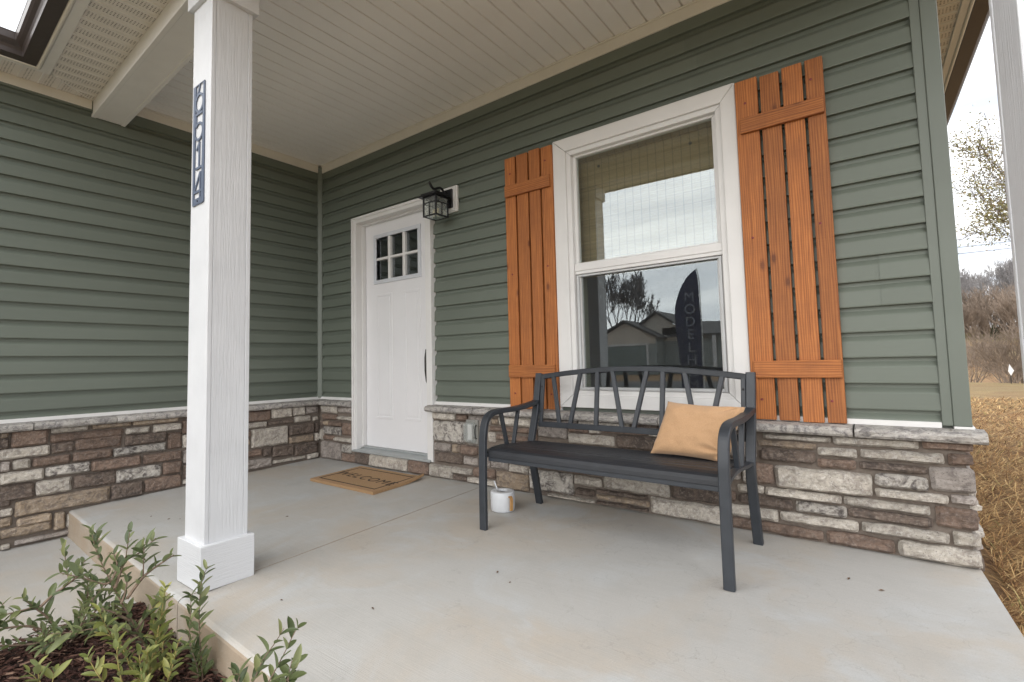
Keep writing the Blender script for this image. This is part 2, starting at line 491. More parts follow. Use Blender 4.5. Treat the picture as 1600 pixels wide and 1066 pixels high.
def m_screen():
    m = bpy.data.materials.new('insect_screen'); m.use_nodes = True
    n, l = m.node_tree.nodes, m.node_tree.links
    b = n['Principled BSDF']; b.inputs['Base Color'].default_value = (0.055, 0.058, 0.062, 1); b.inputs['Roughness'].default_value = 0.6
    tc = n.new('ShaderNodeTexCoord')
    acc = None
    for ax in ('X', 'Z'):
        w = n.new('ShaderNodeTexWave'); w.bands_direction = ax; w.inputs['Scale'].default_value = 26; w.inputs['Distortion'].default_value = 0.6
        l.new(tc.outputs['Object'], w.inputs['Vector'])
        if acc is None: acc = w.outputs['Fac']
        else:
            ad = n.new('ShaderNodeMath'); ad.operation = 'ADD'; l.new(acc, ad.inputs[0]); l.new(w.outputs['Fac'], ad.inputs[1]); acc = ad.outputs[0]
    mu = n.new('ShaderNodeMath'); mu.operation = 'MULTIPLY_ADD'; mu.inputs[1].default_value = 0.03; mu.inputs[2].default_value = 0.09
    l.new(acc, mu.inputs[0])
    tr = n.new('ShaderNodeBsdfTransparent'); mx = n.new('ShaderNodeMixShader')
    l.new(mu.outputs[0], mx.inputs[0]); l.new(tr.outputs[0], mx.inputs[1]); l.new(b.outputs[0], mx.inputs[2])
    l.new(mx.outputs[0], n['Material Output'].inputs[0])
    return m
M_SCREEN = m_screen()
def m_bamboo():
    t = NT('woven_bamboo_shade')
    v = t.coord('Object', (0.6, 1, 170))
    f = t.noise(v, 1.0, 3, 0.6)
    c = t.ramp(f, [(0.28, (0.19, 0.14, 0.075)), (0.5, (0.33, 0.255, 0.145)), (0.72, (0.43, 0.345, 0.215))])
    w = t.n.new('ShaderNodeTexWave'); w.bands_direction = 'X'; w.inputs['Scale'].default_value = 6.3; w.inputs['Distortion'].default_value = 0.1
    t.l.new(t.coord('Object'), w.inputs['Vector'])
    c = t.mix(t.ramp(w.outputs['Fac'], [(0.93, 0.0), (0.99, 0.5)]), c, (0.10, 0.07, 0.04))
    t.color(c); t.rough(0.75)
    t.bump(f, 0.6, 0.004)
    # reeds stay opaque, no transmission
    t.set(Transmission_Weight=0.0)
    return t.m
M_BAMBOO = m_bamboo()
def m_fabric():
    t = NT('tan_linen')
    v = t.coord('Object')
    wv = t.noise(t.coord('Object', (1, 9, 1)), 160, 2); wh = t.noise(t.coord('Object', (9, 1, 1)), 160, 2)
    f = t.math('MULTIPLY', t.math('ADD', wv, wh), 0.5)
    c = t.ramp(f, [(0.35, (0.43, 0.25, 0.125)), (0.65, (0.55, 0.345, 0.195))])
    c = t.mix(t.ramp(t.noise(v, 5, 4), [(0.4, 0.0), (0.7, 0.25)]), c, (0.54, 0.33, 0.18))
    t.color(c); t.rough(0.92); t.set(Sheen_Weight=0.25)
    t.bump(f, 0.35, 0.002)
    return t.m
M_LINEN = m_fabric()
M_PIPING = plain('cream_linen_back', (0.62, 0.56, 0.48), 0.9)
def m_coir():
    t = NT('coir_mat')
    v = t.coord('Object')
    f = t.noise(v, 240, 4, 0.7)
    c = t.ramp(f, [(0.25, (0.25, 0.145, 0.07)), (0.55, (0.40, 0.25, 0.13)), (0.8, (0.52, 0.36, 0.20))])
    t.color(c); t.rough(0.95); t.bump(f, 0.9, 0.006)
    return t.m
M_COIR = m_coir()
def m_lawn():
    t = NT('dormant_lawn')
    v = t.coord('Object')
    f = t.noise(v, 1.4, 8, 0.65, 0.6); g = t.noise(v, 24, 6, 0.7); h = t.noise(v, 0.05, 4, 0.6)
    c = t.ramp(g, [(0.25, (0.10, 0.055, 0.026)), (0.5, (0.235, 0.145, 0.062)), (0.75, (0.36, 0.255, 0.115))])
    c = t.mix(t.ramp(f, [(0.40, 0.0), (0.62, 0.8)]), c, (0.17, 0.082, 0.035))
    c = t.mix(t.ramp(h, [(0.45, 0.0), (0.6, 0.55)]), c, (0.21, 0.20, 0.085))
    t.color(c); t.rough(0.95); t.bump(g, 0.9, 0.03)
    return t.m
M_LAWN = m_lawn()
def m_island(name, stops, rough=0.9, spec=0.3):
    t = NT(name)
    t.color(t.ramp(t.island(), stops)); t.rough(rough)
    t.b.inputs['Specular IOR Level'].default_value = spec
    return t.m
M_STRAW = m_island('straw_blades', [(0.0, (0.085, 0.04, 0.018)), (0.35, (0.22, 0.115, 0.048)), (0.65, (0.38, 0.225, 0.09)), (0.95, (0.56, 0.39, 0.19)), (1.0, (0.16, 0.18, 0.05))])
M_CHIPS = m_island('bark_mulch_chips', [(0.0, (0.018, 0.009, 0.007)), (0.5, (0.055, 0.024, 0.018)), (0.85, (0.10, 0.05, 0.036)), (1.0, (0.19, 0.12, 0.085))])
M_SOIL = plain('mulch_soil', (0.035, 0.019, 0.014), 0.95, var=0.5, scale=60, bump=0.8, bscale=90)
def m_leaf(name, a, b, c3):
    t = NT(name)
    r = t.objrnd()
    c = t.ramp(r, [(0.0, a), (0.6, b), (1.0, c3)])
    g = t.n.new('ShaderNodeNewGeometry')
    c = t.mix(t.math('MULTIPLY', g.outputs['Backfacing'], 0.45), c, (0.34, 0.40, 0.23))
    t.color(c); t.rough(0.42)
    try: t.set(Subsurface_Weight=0.0)
    except Exception: pass
    tr = t.n.new('ShaderNodeBsdfTranslucent'); t.l.new(c, tr.inputs[0])
    mx = t.n.new('ShaderNodeMixShader'); mx.inputs[0].default_value = 0.28
    t.l.new(t.b.outputs[0], mx.inputs[1]); t.l.new(tr.outputs[0], mx.inputs[2])
    t.l.new(mx.outputs[0], t.n['Material Output'].inputs[0])
    return t.m
M_LEAF = m_leaf('privet_leaf', (0.06, 0.085, 0.034), (0.15, 0.185, 0.072), (0.27, 0.285, 0.12))
M_LEAFY = m_leaf('young_privet_leaf', (0.16, 0.20, 0.055), (0.28, 0.30, 0.085), (0.40, 0.39, 0.12))
M_STEM = plain('shrub_stem', (0.20, 0.14, 0.10), 0.8, var=0.3, scale=60)
M_STEMY = plain('young_stem', (0.34, 0.27, 0.10), 0.7, var=0.25, scale=60)
M_BARK = plain('grey_bark', (0.12, 0.10, 0.085), 0.95, var=0.3, scale=30)
M_FARBARK = plain('haze_paled_twigs', (0.235, 0.225, 0.225), 0.95, var=0.3, scale=4)  # light grey bark, paled further in place of distance haze
M_BRUSH = plain('brush_twigs', (0.20, 0.155, 0.12), 0.95, var=0.3, scale=4)
M_OAKLEAF = m_island('autumn_leaves', [(0.0, (0.13, 0.13, 0.055)), (0.6, (0.22, 0.20, 0.09)), (1.0, (0.27, 0.20, 0.11))])
M_CEDAR = m_island('cedar_foliage', [(0.0, (0.035, 0.05, 0.03)), (1.0, (0.075, 0.095, 0.055))])
M_DRYLEAF = plain('dry_leaf', (0.11, 0.062, 0.032), 0.9, var=0.4, scale=60)
M_ASPH = plain('asphalt', (0.055, 0.055, 0.056), 0.9, var=0.2, scale=40)
M_HOUSE2 = plain('beige_lap_siding', (0.66, 0.59, 0.50), 0.6, var=0.05)
M_HOUSE2B = plain('dark_lap_siding', (0.30, 0.33, 0.31), 0.6, var=0.05)
M_FLAG = plain('navy_flag_cloth', (0.035, 0.04, 0.085), 0.85, var=0.2)

# ------------------------------------------------------------------ terrain
SLOPE = 0.028
def terrain(x, y):
    if y < 0:
        z = -0.26
        if x > 4.3: z += 0.11 * min(1, max(0, (y + 4) / 4.0))
        if y < -4: z -= 0.004 * (-4 - y)
        return z
    z = -0.15 if x > 2 else -0.26
    y0 = y
    prof = [(0, 0), (8, -0.05), (12, 0.02), (22, -0.06), (27, -0.5), (45, -1.5), (62, -1.6), (95, 1.3), (125, 5.0), (170, 7.0), (400, 8.0)]
    for (ya, za), (yb, zb) in zip(prof, prof[1:]):
        if ya <= y0 <= yb:
            k = (y0 - ya) / (yb - ya); k = k * k * (3 - 2 * k)
            z += za + (zb - za) * k
            break
    if y > 9: z += 0.12 * mnoise.noise(Vector((x * 0.15, y * 0.15, 0)))
    return z
def axis_pts(brk):
    out = []
    for a, b, s in brk:
        n = max(1, int(round((b - a) / s)))
        out += [a + (b - a) * i / n for i in range(n)]
    return out + [brk[-1][1]]
gx = axis_pts([(-220, -60, 20), (-60, -12, 4), (-12, 0, 1.5), (0, 4.4, 0.55), (4.4, 9, 0.23), (9, 30, 1.5), (30, 80, 5), (80, 260, 20)])
gy = axis_pts([(-160, -60, 20), (-60, -8, 4), (-8, -2.6, 0.6), (-2.6, 12, 0.4), (12, 30, 1.0), (30, 130, 3), (130, 400, 30)])
tm = MB()
tv = []
for yy in gy:
    for xx in gx:
        z = terrain(xx, yy)
        if 4.6 < xx < 9 and -2 < yy < 12: z += 0.018 * mnoise.noise(Vector((xx * 2.1, yy * 2.1, 3)))
        tv.append((xx, yy, z))
W_ = len(gx)
tf = [(j * W_ + i, j * W_ + i + 1, (j + 1) * W_ + i + 1, (j + 1) * W_ + i) for j in range(len(gy) - 1) for i in range(W_ - 1)]
tm.add(tv, tf)
tm.build('lawn', M_LAWN, smooth=True, kind='structure')

# street, driveway and front walk
def sheet(name, pts, mat, thick=0.0, **kw):
    m = MB()
    n = len(pts)
    if thick:
        vs = [(x, y, z) for x, y, z in pts] + [(x, y, z - thick) for x, y, z in pts]
        fs = [tuple(range(n)), tuple(range(n, 2 * n))[::-1]] + [(i, i + n, (i + 1) % n + n, (i + 1) % n) for i in range(n)]
        m.add(vs, fs)
    else:
        m.add(pts, [tuple(range(n))])
    return m.build(name, mat, **kw)
sheet('street', [(-120, -25, -.33), (-120, -17.5, -.30), (120, -17.5, -.30), (120, -25, -.33)][::-1], M_ASPH, kind='structure')
sheet('driveway', [(-7.5, -17.5, -.285), (-1.2, -17.5, -.285), (-1.2, -5.0, -.225), (-7.5, -5.0, -.225)], M_CONC, 0.1, kind='structure')
WZ = -0.215
sheet('front_walk', [(0.03, -1.89, WZ), (0.03, -4.6, WZ), (-1.2, -5.4, WZ - 0.006), (-1.2, -6.5, WZ - 0.006), (1.52, -4.9, WZ), (1.60, -2.30, WZ), (1.545, -1.965, WZ)], M_CONC, 0.1, kind='structure')

# ------------------------------------------------------------------ porch floor: two slabs with a tooled joint
def edge_y(x): return -1.918 - 0.046 * x
def slab(x0a, x0b, x1a, x1b):
    """x at wall / x at front edge for the left and right side"""
    m = bmesh.new()
    ya = 0.03
    N = 10
    rad = 0.018
    prof = [(0.0, -0.0), (0.45, 0.0), (0.8, 0.0)]
    def P(s, xa, xb, dz, dy):
        yf = edge_y(xb) + dy
        y = ya + (yf - ya) * s
        x = xa + (xb - xa) * s
        return (x, y, SLOPE * y + dz)
    rows = [(0.0, 0, 0), (0.3, 0, 0), (0.6, 0, 0), (1.0, 0, rad), (1.0, -0.003, rad * .55), (1.0, -0.009, rad * .15), (1.0, -rad, 0), (1.0, -0.25, 0)]
    vs, fs = [], []
    for (s, dz, dy) in rows:
        for i in range(N + 1):
            k = i / N
            xa = x0a + (x1a - x0a) * k; xb = x0b + (x1b - x0b) * k
            vs.append(P(s, xa, xb, dz, dy))
    for r in range(len(rows) - 1):
        for i in range(N):
            a = r * (N + 1) + i
            fs.append((a, a + N + 1, a + N + 2, a + 1))
    mb = MB(); mb.add(vs, fs)
    # side faces
    for i in (0, N):
        base = len(mb.v)
        top = [mb.v[r * (N + 1) + i] for r in range(len(rows))]
        side = top + [(top[0][0], top[0][1], -0.3)]
        mb.add(side, [tuple(range(len(side)))])
    return mb
porch = empty('porch_floor', (0, 0, 0), kind='structure')
J = 2.032
for sm in (slab(0.02, 0.02, J - 0.003, J + 0.006), slab(J + 0.003, J + 0.012, 4.520, 4.665)):
    so = sm.build('concrete_slab', M_CONC, porch)
    so.data.materials.append(M_CONCEDGE)
    for p in so.data.polygons:
        if abs(p.normal.z) < 0.75: p.material_index = 1
        p.use_smooth = False
# floor of the tooled joint, 7 mm down
mj = MB(); mj.add([(J - .004, .03, -.007), (J + .004, .03, -.007), (J + .013, -2.0, -.007 + SLOPE * -2.0), (J + .005, -2.0, -.007 + SLOPE * -2.0)], [(0, 1, 2, 3)])
mj.build('joint_filler', plain('joint_dirt', (0.16, 0.14, 0.12), 0.95), porch)
# formed face below the rounded edge keeps the tan form stain
# ------------------------------------------------------------------ the house
house = empty('house', (0, 0, 0), label='green sided house with stone base and white trimmed porch', category='house')
CR = 0.1143
Z0 = 0.6107
SB, ST = 0.564, 2.745        # siding bottom / top
XR = 4.514                   # right end of the front wall
fF = lambda a, o, z: (a, -o, z)
fL = lambda a, o, z: (o, a, z)
fRt = lambda a, o, z: (XR + o, a, z)
PROF = [(0.0005, 0.0), (0.0222, 0.0), (0.0230, 0.005), (0.0180, 0.070), (0.0155, 0.076), (0.0050, 0.090), (0.0015, 0.095), (0.0010, CR + 0.004)]
def prof_clip(lo, hi):
    pts = []
    P = PROF[1:]
    def oz(z):
        for (o1, z1), (o2, z2) in zip(P, P[1:]):
            if z1 <= z <= z2 and z2 > z1: return o1 + (o2 - o1) * (z - z1) / (z2 - z1)
        return P[-1][0]
    if lo <= 1e-6: pts += [PROF[0], PROF[1]]
    else: pts += [(0.0005, lo), (oz(lo), lo)]
    pts += [p for p in PROF[2:] if lo < p[1] < hi]
    pts += [(oz(min(hi, CR + .004)), min(hi, CR + 0.004))]
    return pts
def board(parent, fn, zc, segs, off=0.0, name='siding_board'):
    mb = MB()
    for a0, a1, lo, hi in segs:
        pr = prof_clip(lo, hi)
        n = len(pr)
        K = max(1, int((a1 - a0) / 0.22))
        vs, fs = [], []
        for q in range(K + 1):
            a = a0 + (a1 - a0) * q / K
            wv = 0.0011 * mnoise.noise(Vector((a * 1.7, zc * 9.1, 2.0))) + 0.0006 * mnoise.noise(Vector((a * 5.0, zc * 7.7, 6.0)))
            vs += [fn(a, o + off + (wv if 0 < k < n - 1 else 0), zc + z + (0.4 * wv if k < 3 else 0)) for k, (o, z) in enumerate(pr)]
        for q in range(K):
            fs += [(q * n + i, q * n + i + 1, (q + 1) * n + i + 1, (q + 1) * n + i) for i in range(n - 1)]
        fs += [tuple(range(n)), tuple(range(K * n, K * n + n))]
        mb.add(vs, fs)
    mid = fn((segs[0][0] + segs[-1][1]) / 2, 0, zc)
    return mb.build(name, M_SIDING, parent, origin=mid)
DOOR = (0.548, 1.542, 0.0, 2.18)
WIN = (2.650, 3.740, 0.5, 2.28)
def side_wall(name, fn, a0, a1, openings, seams, top=ST):
    wall = empty(name, (0, 0, 0), house)
    k = -1
    while True:
        zc = Z0 + k * CR
        lo = max(0.0, SB - zc); hi = min(CR + 0.004, top - zc)
        if zc > top - 0.01: break
        # split along a by openings
        ev = sorted({a0, a1, *[v for o in openings for v in o[:2]]})
        pieces = []
        for xa, xb in zip(ev, ev[1:]):
            mid = (xa + xb) / 2
            l2, h2 = lo, hi
            skip = False
            for o in openings:
                if o[0] < mid < o[1]:
                    if o[3] >= zc + hi - 0.003: skip = True
                    elif o[3] > zc: l2 = max(l2, o[3] - zc)
            if not skip and h2 - l2 > 0.004: pieces.append((xa, xb, l2, h2))
        # group contiguous pieces, then cut at seams
        runs = []
        for p in pieces:
            if runs and abs(runs[-1][-1][1] - p[0]) < 1e-6: runs[-1].append(p)
            else: runs.append([p])
        sx = seams.get(k)
        for run in runs:
            if sx and run[0][0] + 0.1 < sx < run[-1][1] - 0.1:
                l = [(p[0], min(p[1], sx + 0.012), p[2], p[3]) for p in run if p[0] < sx]
                r = [(max(p[0], sx), p[1], p[2], p[3]) for p in run if p[1] > sx]
                board(wall, fn, zc, l); board(wall, fn, zc, r, 0.0028)
            else:
                board(wall, fn, zc, run)
        k += 1
    return wall
seamsF = {18: 3.42, 17: 3.50, 16: 3.56, 15: 3.56, 13: 1.975, 12: 1.965, 5: 4.28, 4: 4.28}
wallF = side_wall('front_siding', fF, 0.012, 4.455, [DOOR, WIN], seamsF)
seamsL = {15: -1.2, 14: -1.2, 9: -3.0, 8: -3.0, 3: -0.9, 2: -0.9}
wallL = side_wall('side_siding', fL, -4.8, -0.012, [], seamsL)
wallR = side_wall('end_siding', fRt, 0.08, 6.0, [], {}, 2.70)
# sheathing behind the boards (with the two openings), and the rest of the shell
mb = MB()
mb.box(-0.1, 0.60, 0.004, 0.13, -0.2, 2.9); mb.box(1.475, 2.735, 0.004, 0.13, -0.2, 2.9); mb.box(3.67, XR - 0.004, 0.004, 0.13, -0.2, 2.9)
mb.box(0.60, 1.475, 0.005, 0.129, 2.13, 2.899); mb.box(2.735, 3.67, 0.005, 0.129, 2.199, 2.899); mb.box(2.735, 3.67, 0.005, 0.129, -0.199, 0.64); mb.box(0.60, 1.475, 0.005, 0.129, -0.2, 0.105)
mb.build('wall_sheathing', M_SIDETRIM, house)
mb = MB()
mb.box(-0.12, -0.004, -4.8, 0.004, -0.3, 2.9)
mb.box(XR - 0.13, XR - 0.003, 0.131, 6.0, -0.3, 2.9)
mb.box(-7.0, XR, 6.0, 6.1, -0.3, 2.9); mb.box(-7.1, -7.0, -4.8, 6.1, -0.3, 2.9); mb.box(-7.0, -0.121, -4.8, -4.7, -0.3, 2.9)
mb.build('outer_wall', M_SIDETRIM, house)
mb = MB()   # the room behind the window and the hall behind the door
mb.add([(-.05, .135, 0.1), (4.4, .135, 0.1), (4.4, 4.2, 0.1), (-.05, 4.2, 0.1), (-.05, .135, 2.6), (4.4, .135, 2.6), (4.4, 4.2, 2.6), (-.05, 4.2, 2.6)],
       [(0, 1, 2, 3), (4, 7, 6, 5), (3, 2, 6, 7), (0, 3, 7, 4), (1, 5, 6, 2)])
mb.build('room_wall', M_ROOM, house)

# corner trim: inside corner post and outside corner post
mb = MB()
mb.prism([(0.0, 0.0), (0.051, 0.0), (0.051, 0.0255), (0.0255, 0.051), (0.0, 0.051)], lambda a, u, v: (u + .0005, -v - .0005, a), 0.556, 2.80)
mb.build('inside_corner_trim', M_SIDETRIM, house, bevel=0.002)
mb = MB()
mb.box(4.447, 4.482, -0.0265, -0.0005, 0.552, 2.80)
mb.box(4.482, XR + 0.024, -0.031, -0.0005, 0.552, 2.80)
mb.box(XR + 0.0005, XR + 0.0245, -0.0005, 0.085, 0.552, 2.80)
mb.build('outside_corner_trim', M_SIDETRIM, house, bevel=0.003)
# white starter strip on top of the ledge stones
for b in ((0.0, 0.547, -0.028, 0.0, 0.541, 0.565), (1.543, 2.649, -0.028, 0.0, 0.541, 0.565), (3.741, 4.446, -0.028, 0.0, 0.541, 0.565),
          (0.0, 0.028, -4.8, -0.029, 0.541, 0.5648), (4.482, 4.545, -0.03, 0.0, 0.5405, 0.5515)):
    MB().box(*b).build('starter_strip', M_WHITE, house, bevel=0.002)

# ------------------------------------------------------------------ stone wainscot
FRONT_STONES = """0.096 0.495 0.243 0.419 L;0.253 0.495 0.340 0.419 L;0.355 0.488 0.578 0.430 G;0.114 0.409 0.338 0.359 B;0.355 0.401 0.577 0.368 L;0.133 0.349 0.204 0.306 T;0.214 0.349 0.401 0.306 B;0.133 0.296 0.401 0.226 W;0.411 0.344 0.579 0.234 B;0.128 0.216 0.294 0.175 B;0.310 0.210 0.574 0.175 L;0.103 0.159 0.396 0.005 G;0.417 0.155 0.582 0.082 W;0.406 0.072 0.586 0.005 B;0.596 0.101 0.787 0.005 D;0.797 0.102 1.263 0.005 L;1.273 0.101 1.493 0.005 B;1.503 0.098 1.741 0.006 L;1.551 0.495 1.774 0.434 L;1.784 0.483 1.892 0.436 B;1.556 0.424 1.872 0.271 W;1.897 0.479 2.055 0.268 G;1.557 0.261 1.726 0.200 G;1.736 0.261 1.814 0.200 T;1.824 0.260 1.977 0.195 B;1.571 0.190 1.843 0.121 D;1.853 0.185 1.980 0.126 G;1.990 0.246 2.087 0.126 G;1.745 0.099 1.927 0.055 L;1.937 0.116 2.134 0.055 B;1.746 0.041 1.872 0.008 D;1.882 0.045 2.133 0.005 L;2.097 0.207 2.241 0.126 G;2.254 0.201 2.429 0.187 B;2.251 0.168 2.404 0.119 L;2.144 0.112 2.407 0.006 T;2.114 0.469 2.162 0.426 T;2.176 0.486 2.437 0.426 L;2.099 0.415 2.431 0.380 B;2.080 0.370 2.141 0.304 L;2.151 0.363 2.429 0.327 B;2.100 0.294 2.278 0.281 T;2.417 0.158 2.734 0.033 W;2.493 0.448 2.698 0.368 G;2.708 0.447 2.846 0.417 B;2.856 0.447 2.926 0.417 L;2.708 0.407 3.011 0.347 L;2.936 0.446 3.207 0.425 B;3.021 0.415 3.251 0.345 D;3.217 0.446 3.283 0.425 L;2.475 0.199 2.679 0.168 B;2.689 0.207 2.927 0.168 B;2.744 0.158 2.927 0.104 L;2.749 0.082 2.873 0.043 D;2.882 0.094 3.196 0.069 D;2.553 0.023 2.876 0.005 L;2.886 0.026 3.196 0.006 D;2.937 0.199 3.322 0.104 L;3.332 0.185 3.590 0.104 D;3.213 0.094 3.590 0.005 L;3.661 0.223 3.777 0.185 L;3.661 0.175 3.897 0.128 D;3.600 0.118 3.833 0.064 L;3.737 0.336 3.823 0.236 B;3.600 0.054 4.010 0.005 B;3.788 0.482 4.058 0.454 L;4.068 0.495 4.367 0.449 L;4.377 0.495 4.531 0.454 B;3.768 0.408 3.995 0.352 D;4.009 0.433 4.156 0.393 L;4.166 0.439 4.442 0.398 L;4.452 0.444 4.529 0.398 B;4.005 0.383 4.149 0.342 B;4.159 0.384 4.385 0.349 D;3.833 0.332 4.202 0.233 L;4.212 0.339 4.385 0.284 W;4.395 0.388 4.531 0.290 G;4.212 0.274 4.443 0.238 L;4.453 0.280 4.534 0.246 G;3.787 0.223 4.087 0.185 L;4.097 0.223 4.391 0.185 L;3.907 0.175 4.102 0.128 W;4.112 0.175 4.391 0.135 D;4.401 0.228 4.531 0.148 B;3.843 0.118 4.144 0.072 L;4.154 0.125 4.439 0.081 L;4.449 0.138 4.531 0.081 L;4.020 0.062 4.266 0.005 B;4.276 0.071 4.531 0.005 L;2.285 0.311 2.611 0.209 G;3.013 0.335 3.339 0.215 B;2.621 0.337 2.947 0.217 W;3.349 0.347 3.675 0.241 G;3.293 0.495 3.619 0.385 D;4.541 0.127 4.683 0.025 D;4.541 0.263 4.683 0.161 W;4.541 0.455 4.683 0.353 L;3.629 0.481 3.755 0.357 G;2.445 0.487 2.771 0.457 G;2.781 0.495 3.107 0.457 L;2.885 0.063 3.203 0.033 T;2.093 0.271 2.275 0.217 G;4.541 0.335 4.683 0.273 B;3.765 0.447 4.003 0.417 T;3.117 0.495 3.283 0.456 D;2.957 0.329 3.003 0.209 B;3.349 0.231 3.467 0.193 D;3.685 0.335 3.731 0.233 L;0.085 0.271 0.123 0.169 L;2.437 0.415 2.483 0.321 B;3.597 0.183 3.651 0.129 B;2.061 0.487 2.107 0.425 G;0.085 0.351 0.123 0.281 D;3.261 0.375 3.339 0.345 B"""
LEFT_STONES = """-2.265 0.493 -2.230 0.458 T;-2.264 0.454 -2.222 0.391 D;-2.212 0.495 -2.036 0.395 B;-2.026 0.495 -1.831 0.458 L;-2.262 0.385 -2.026 0.325 L;-2.020 0.392 -1.902 0.327 D;-2.259 0.315 -2.212 0.255 G;-2.202 0.315 -2.119 0.255 L;-2.109 0.315 -1.918 0.257 B;-2.258 0.245 -2.052 0.177 L;-2.042 0.247 -1.810 0.183 W;-2.255 0.167 -2.093 0.073 D;-2.087 0.167 -1.909 0.078 L;-2.252 0.089 -2.202 0.039 D;-2.251 0.029 -2.194 -0.014 L;-2.251 -0.024 -2.194 -0.079 T;-2.174 -0.043 -2.005 -0.094 T;-2.247 -0.091 -2.006 -0.147 T;-1.994 -0.046 -1.938 -0.161 T;-2.179 -0.171 -1.884 -0.200 G;-2.244 -0.180 -2.197 -0.210 L;-2.024 0.448 -1.626 0.396 B;-1.893 0.400 -1.639 0.326 B;-1.908 0.318 -1.691 0.257 B;-1.897 0.167 -1.664 0.078 D;-2.184 0.063 -1.699 -0.033 T;-1.806 0.246 -1.519 0.175 B;-1.572 0.495 -1.274 0.459 T;-1.808 0.495 -1.582 0.458 T;-1.612 0.446 -1.466 0.400 L;-1.445 0.449 -1.251 0.393 L;-1.619 0.394 -1.355 0.319 D;-1.345 0.378 -1.249 0.258 B;-1.680 0.313 -1.357 0.259 W;-1.504 0.240 -1.247 0.172 B;-1.665 0.160 -1.385 0.076 W;-1.373 0.165 -1.246 0.075 B;-1.689 0.066 -1.499 -0.036 D;-1.489 0.065 -1.244 -0.028 B;-0.760 0.487 -0.541 0.395 B;-0.531 0.495 -0.342 0.406 L;-0.332 0.495 -0.208 0.413 L;-0.198 0.485 -0.071 0.415 G;-0.759 0.389 -0.575 0.341 L;-0.568 0.384 -0.322 0.351 D;-0.314 0.403 -0.151 0.348 L;-0.129 0.385 -0.071 0.344 L;-0.709 0.331 -0.377 0.174 L;-0.758 0.330 -0.719 0.273 B;-0.757 0.254 -0.729 0.209 T;-0.367 0.334 -0.113 0.236 D;-0.366 0.226 -0.120 0.164 T;-0.103 0.328 -0.068 0.243 D;-0.103 0.228 -0.066 0.161 L;-0.756 0.158 -0.614 0.105 B;-0.604 0.164 -0.530 0.089 D;-0.520 0.163 -0.323 0.067 D;-0.308 0.152 -0.071 0.052 D;-0.755 0.079 -0.530 0.002 G;-0.515 0.043 -0.202 0.015 L;-0.181 0.047 -0.066 0.004 L;-3.213 0.015 -2.869 -0.087 G;-3.213 -0.097 -2.869 -0.213 B;-2.859 -0.073 -2.533 -0.201 W;-2.859 0.063 -2.533 -0.063 G;-3.213 0.131 -2.869 0.025 D;-1.235 0.127 -0.909 0.025 D;-2.859 0.191 -2.533 0.073 W;-3.213 0.251 -2.869 0.141 L;-1.236 0.239 -0.909 0.137 G;-2.859 0.319 -2.533 0.201 G;-1.243 0.351 -0.917 0.249 L;-3.213 0.367 -2.869 0.261 T;-2.859 0.447 -2.533 0.329 G;-1.243 0.463 -0.917 0.361 B;-3.213 0.481 -2.869 0.377 T;-2.523 -0.089 -2.253 -0.191 D;-2.523 0.039 -2.261 -0.063 B;-2.523 0.209 -2.268 0.089 D;-2.523 0.335 -2.269 0.233 L;-2.523 0.431 -2.274 0.345 L;-0.907 0.367 -0.765 0.265 B;-0.899 0.127 -0.765 0.025 B;-0.899 0.239 -0.765 0.137 G;-0.907 0.463 -0.765 0.377 D;-2.523 0.495 -2.275 0.441 B;-1.235 0.015 -0.909 -0.015 L;-2.859 0.495 -2.533 0.457 L;-2.523 0.079 -2.261 0.049 D;-1.931 -0.073 -1.877 -0.159 L;-0.899 0.015 -0.786 -0.017 W"""

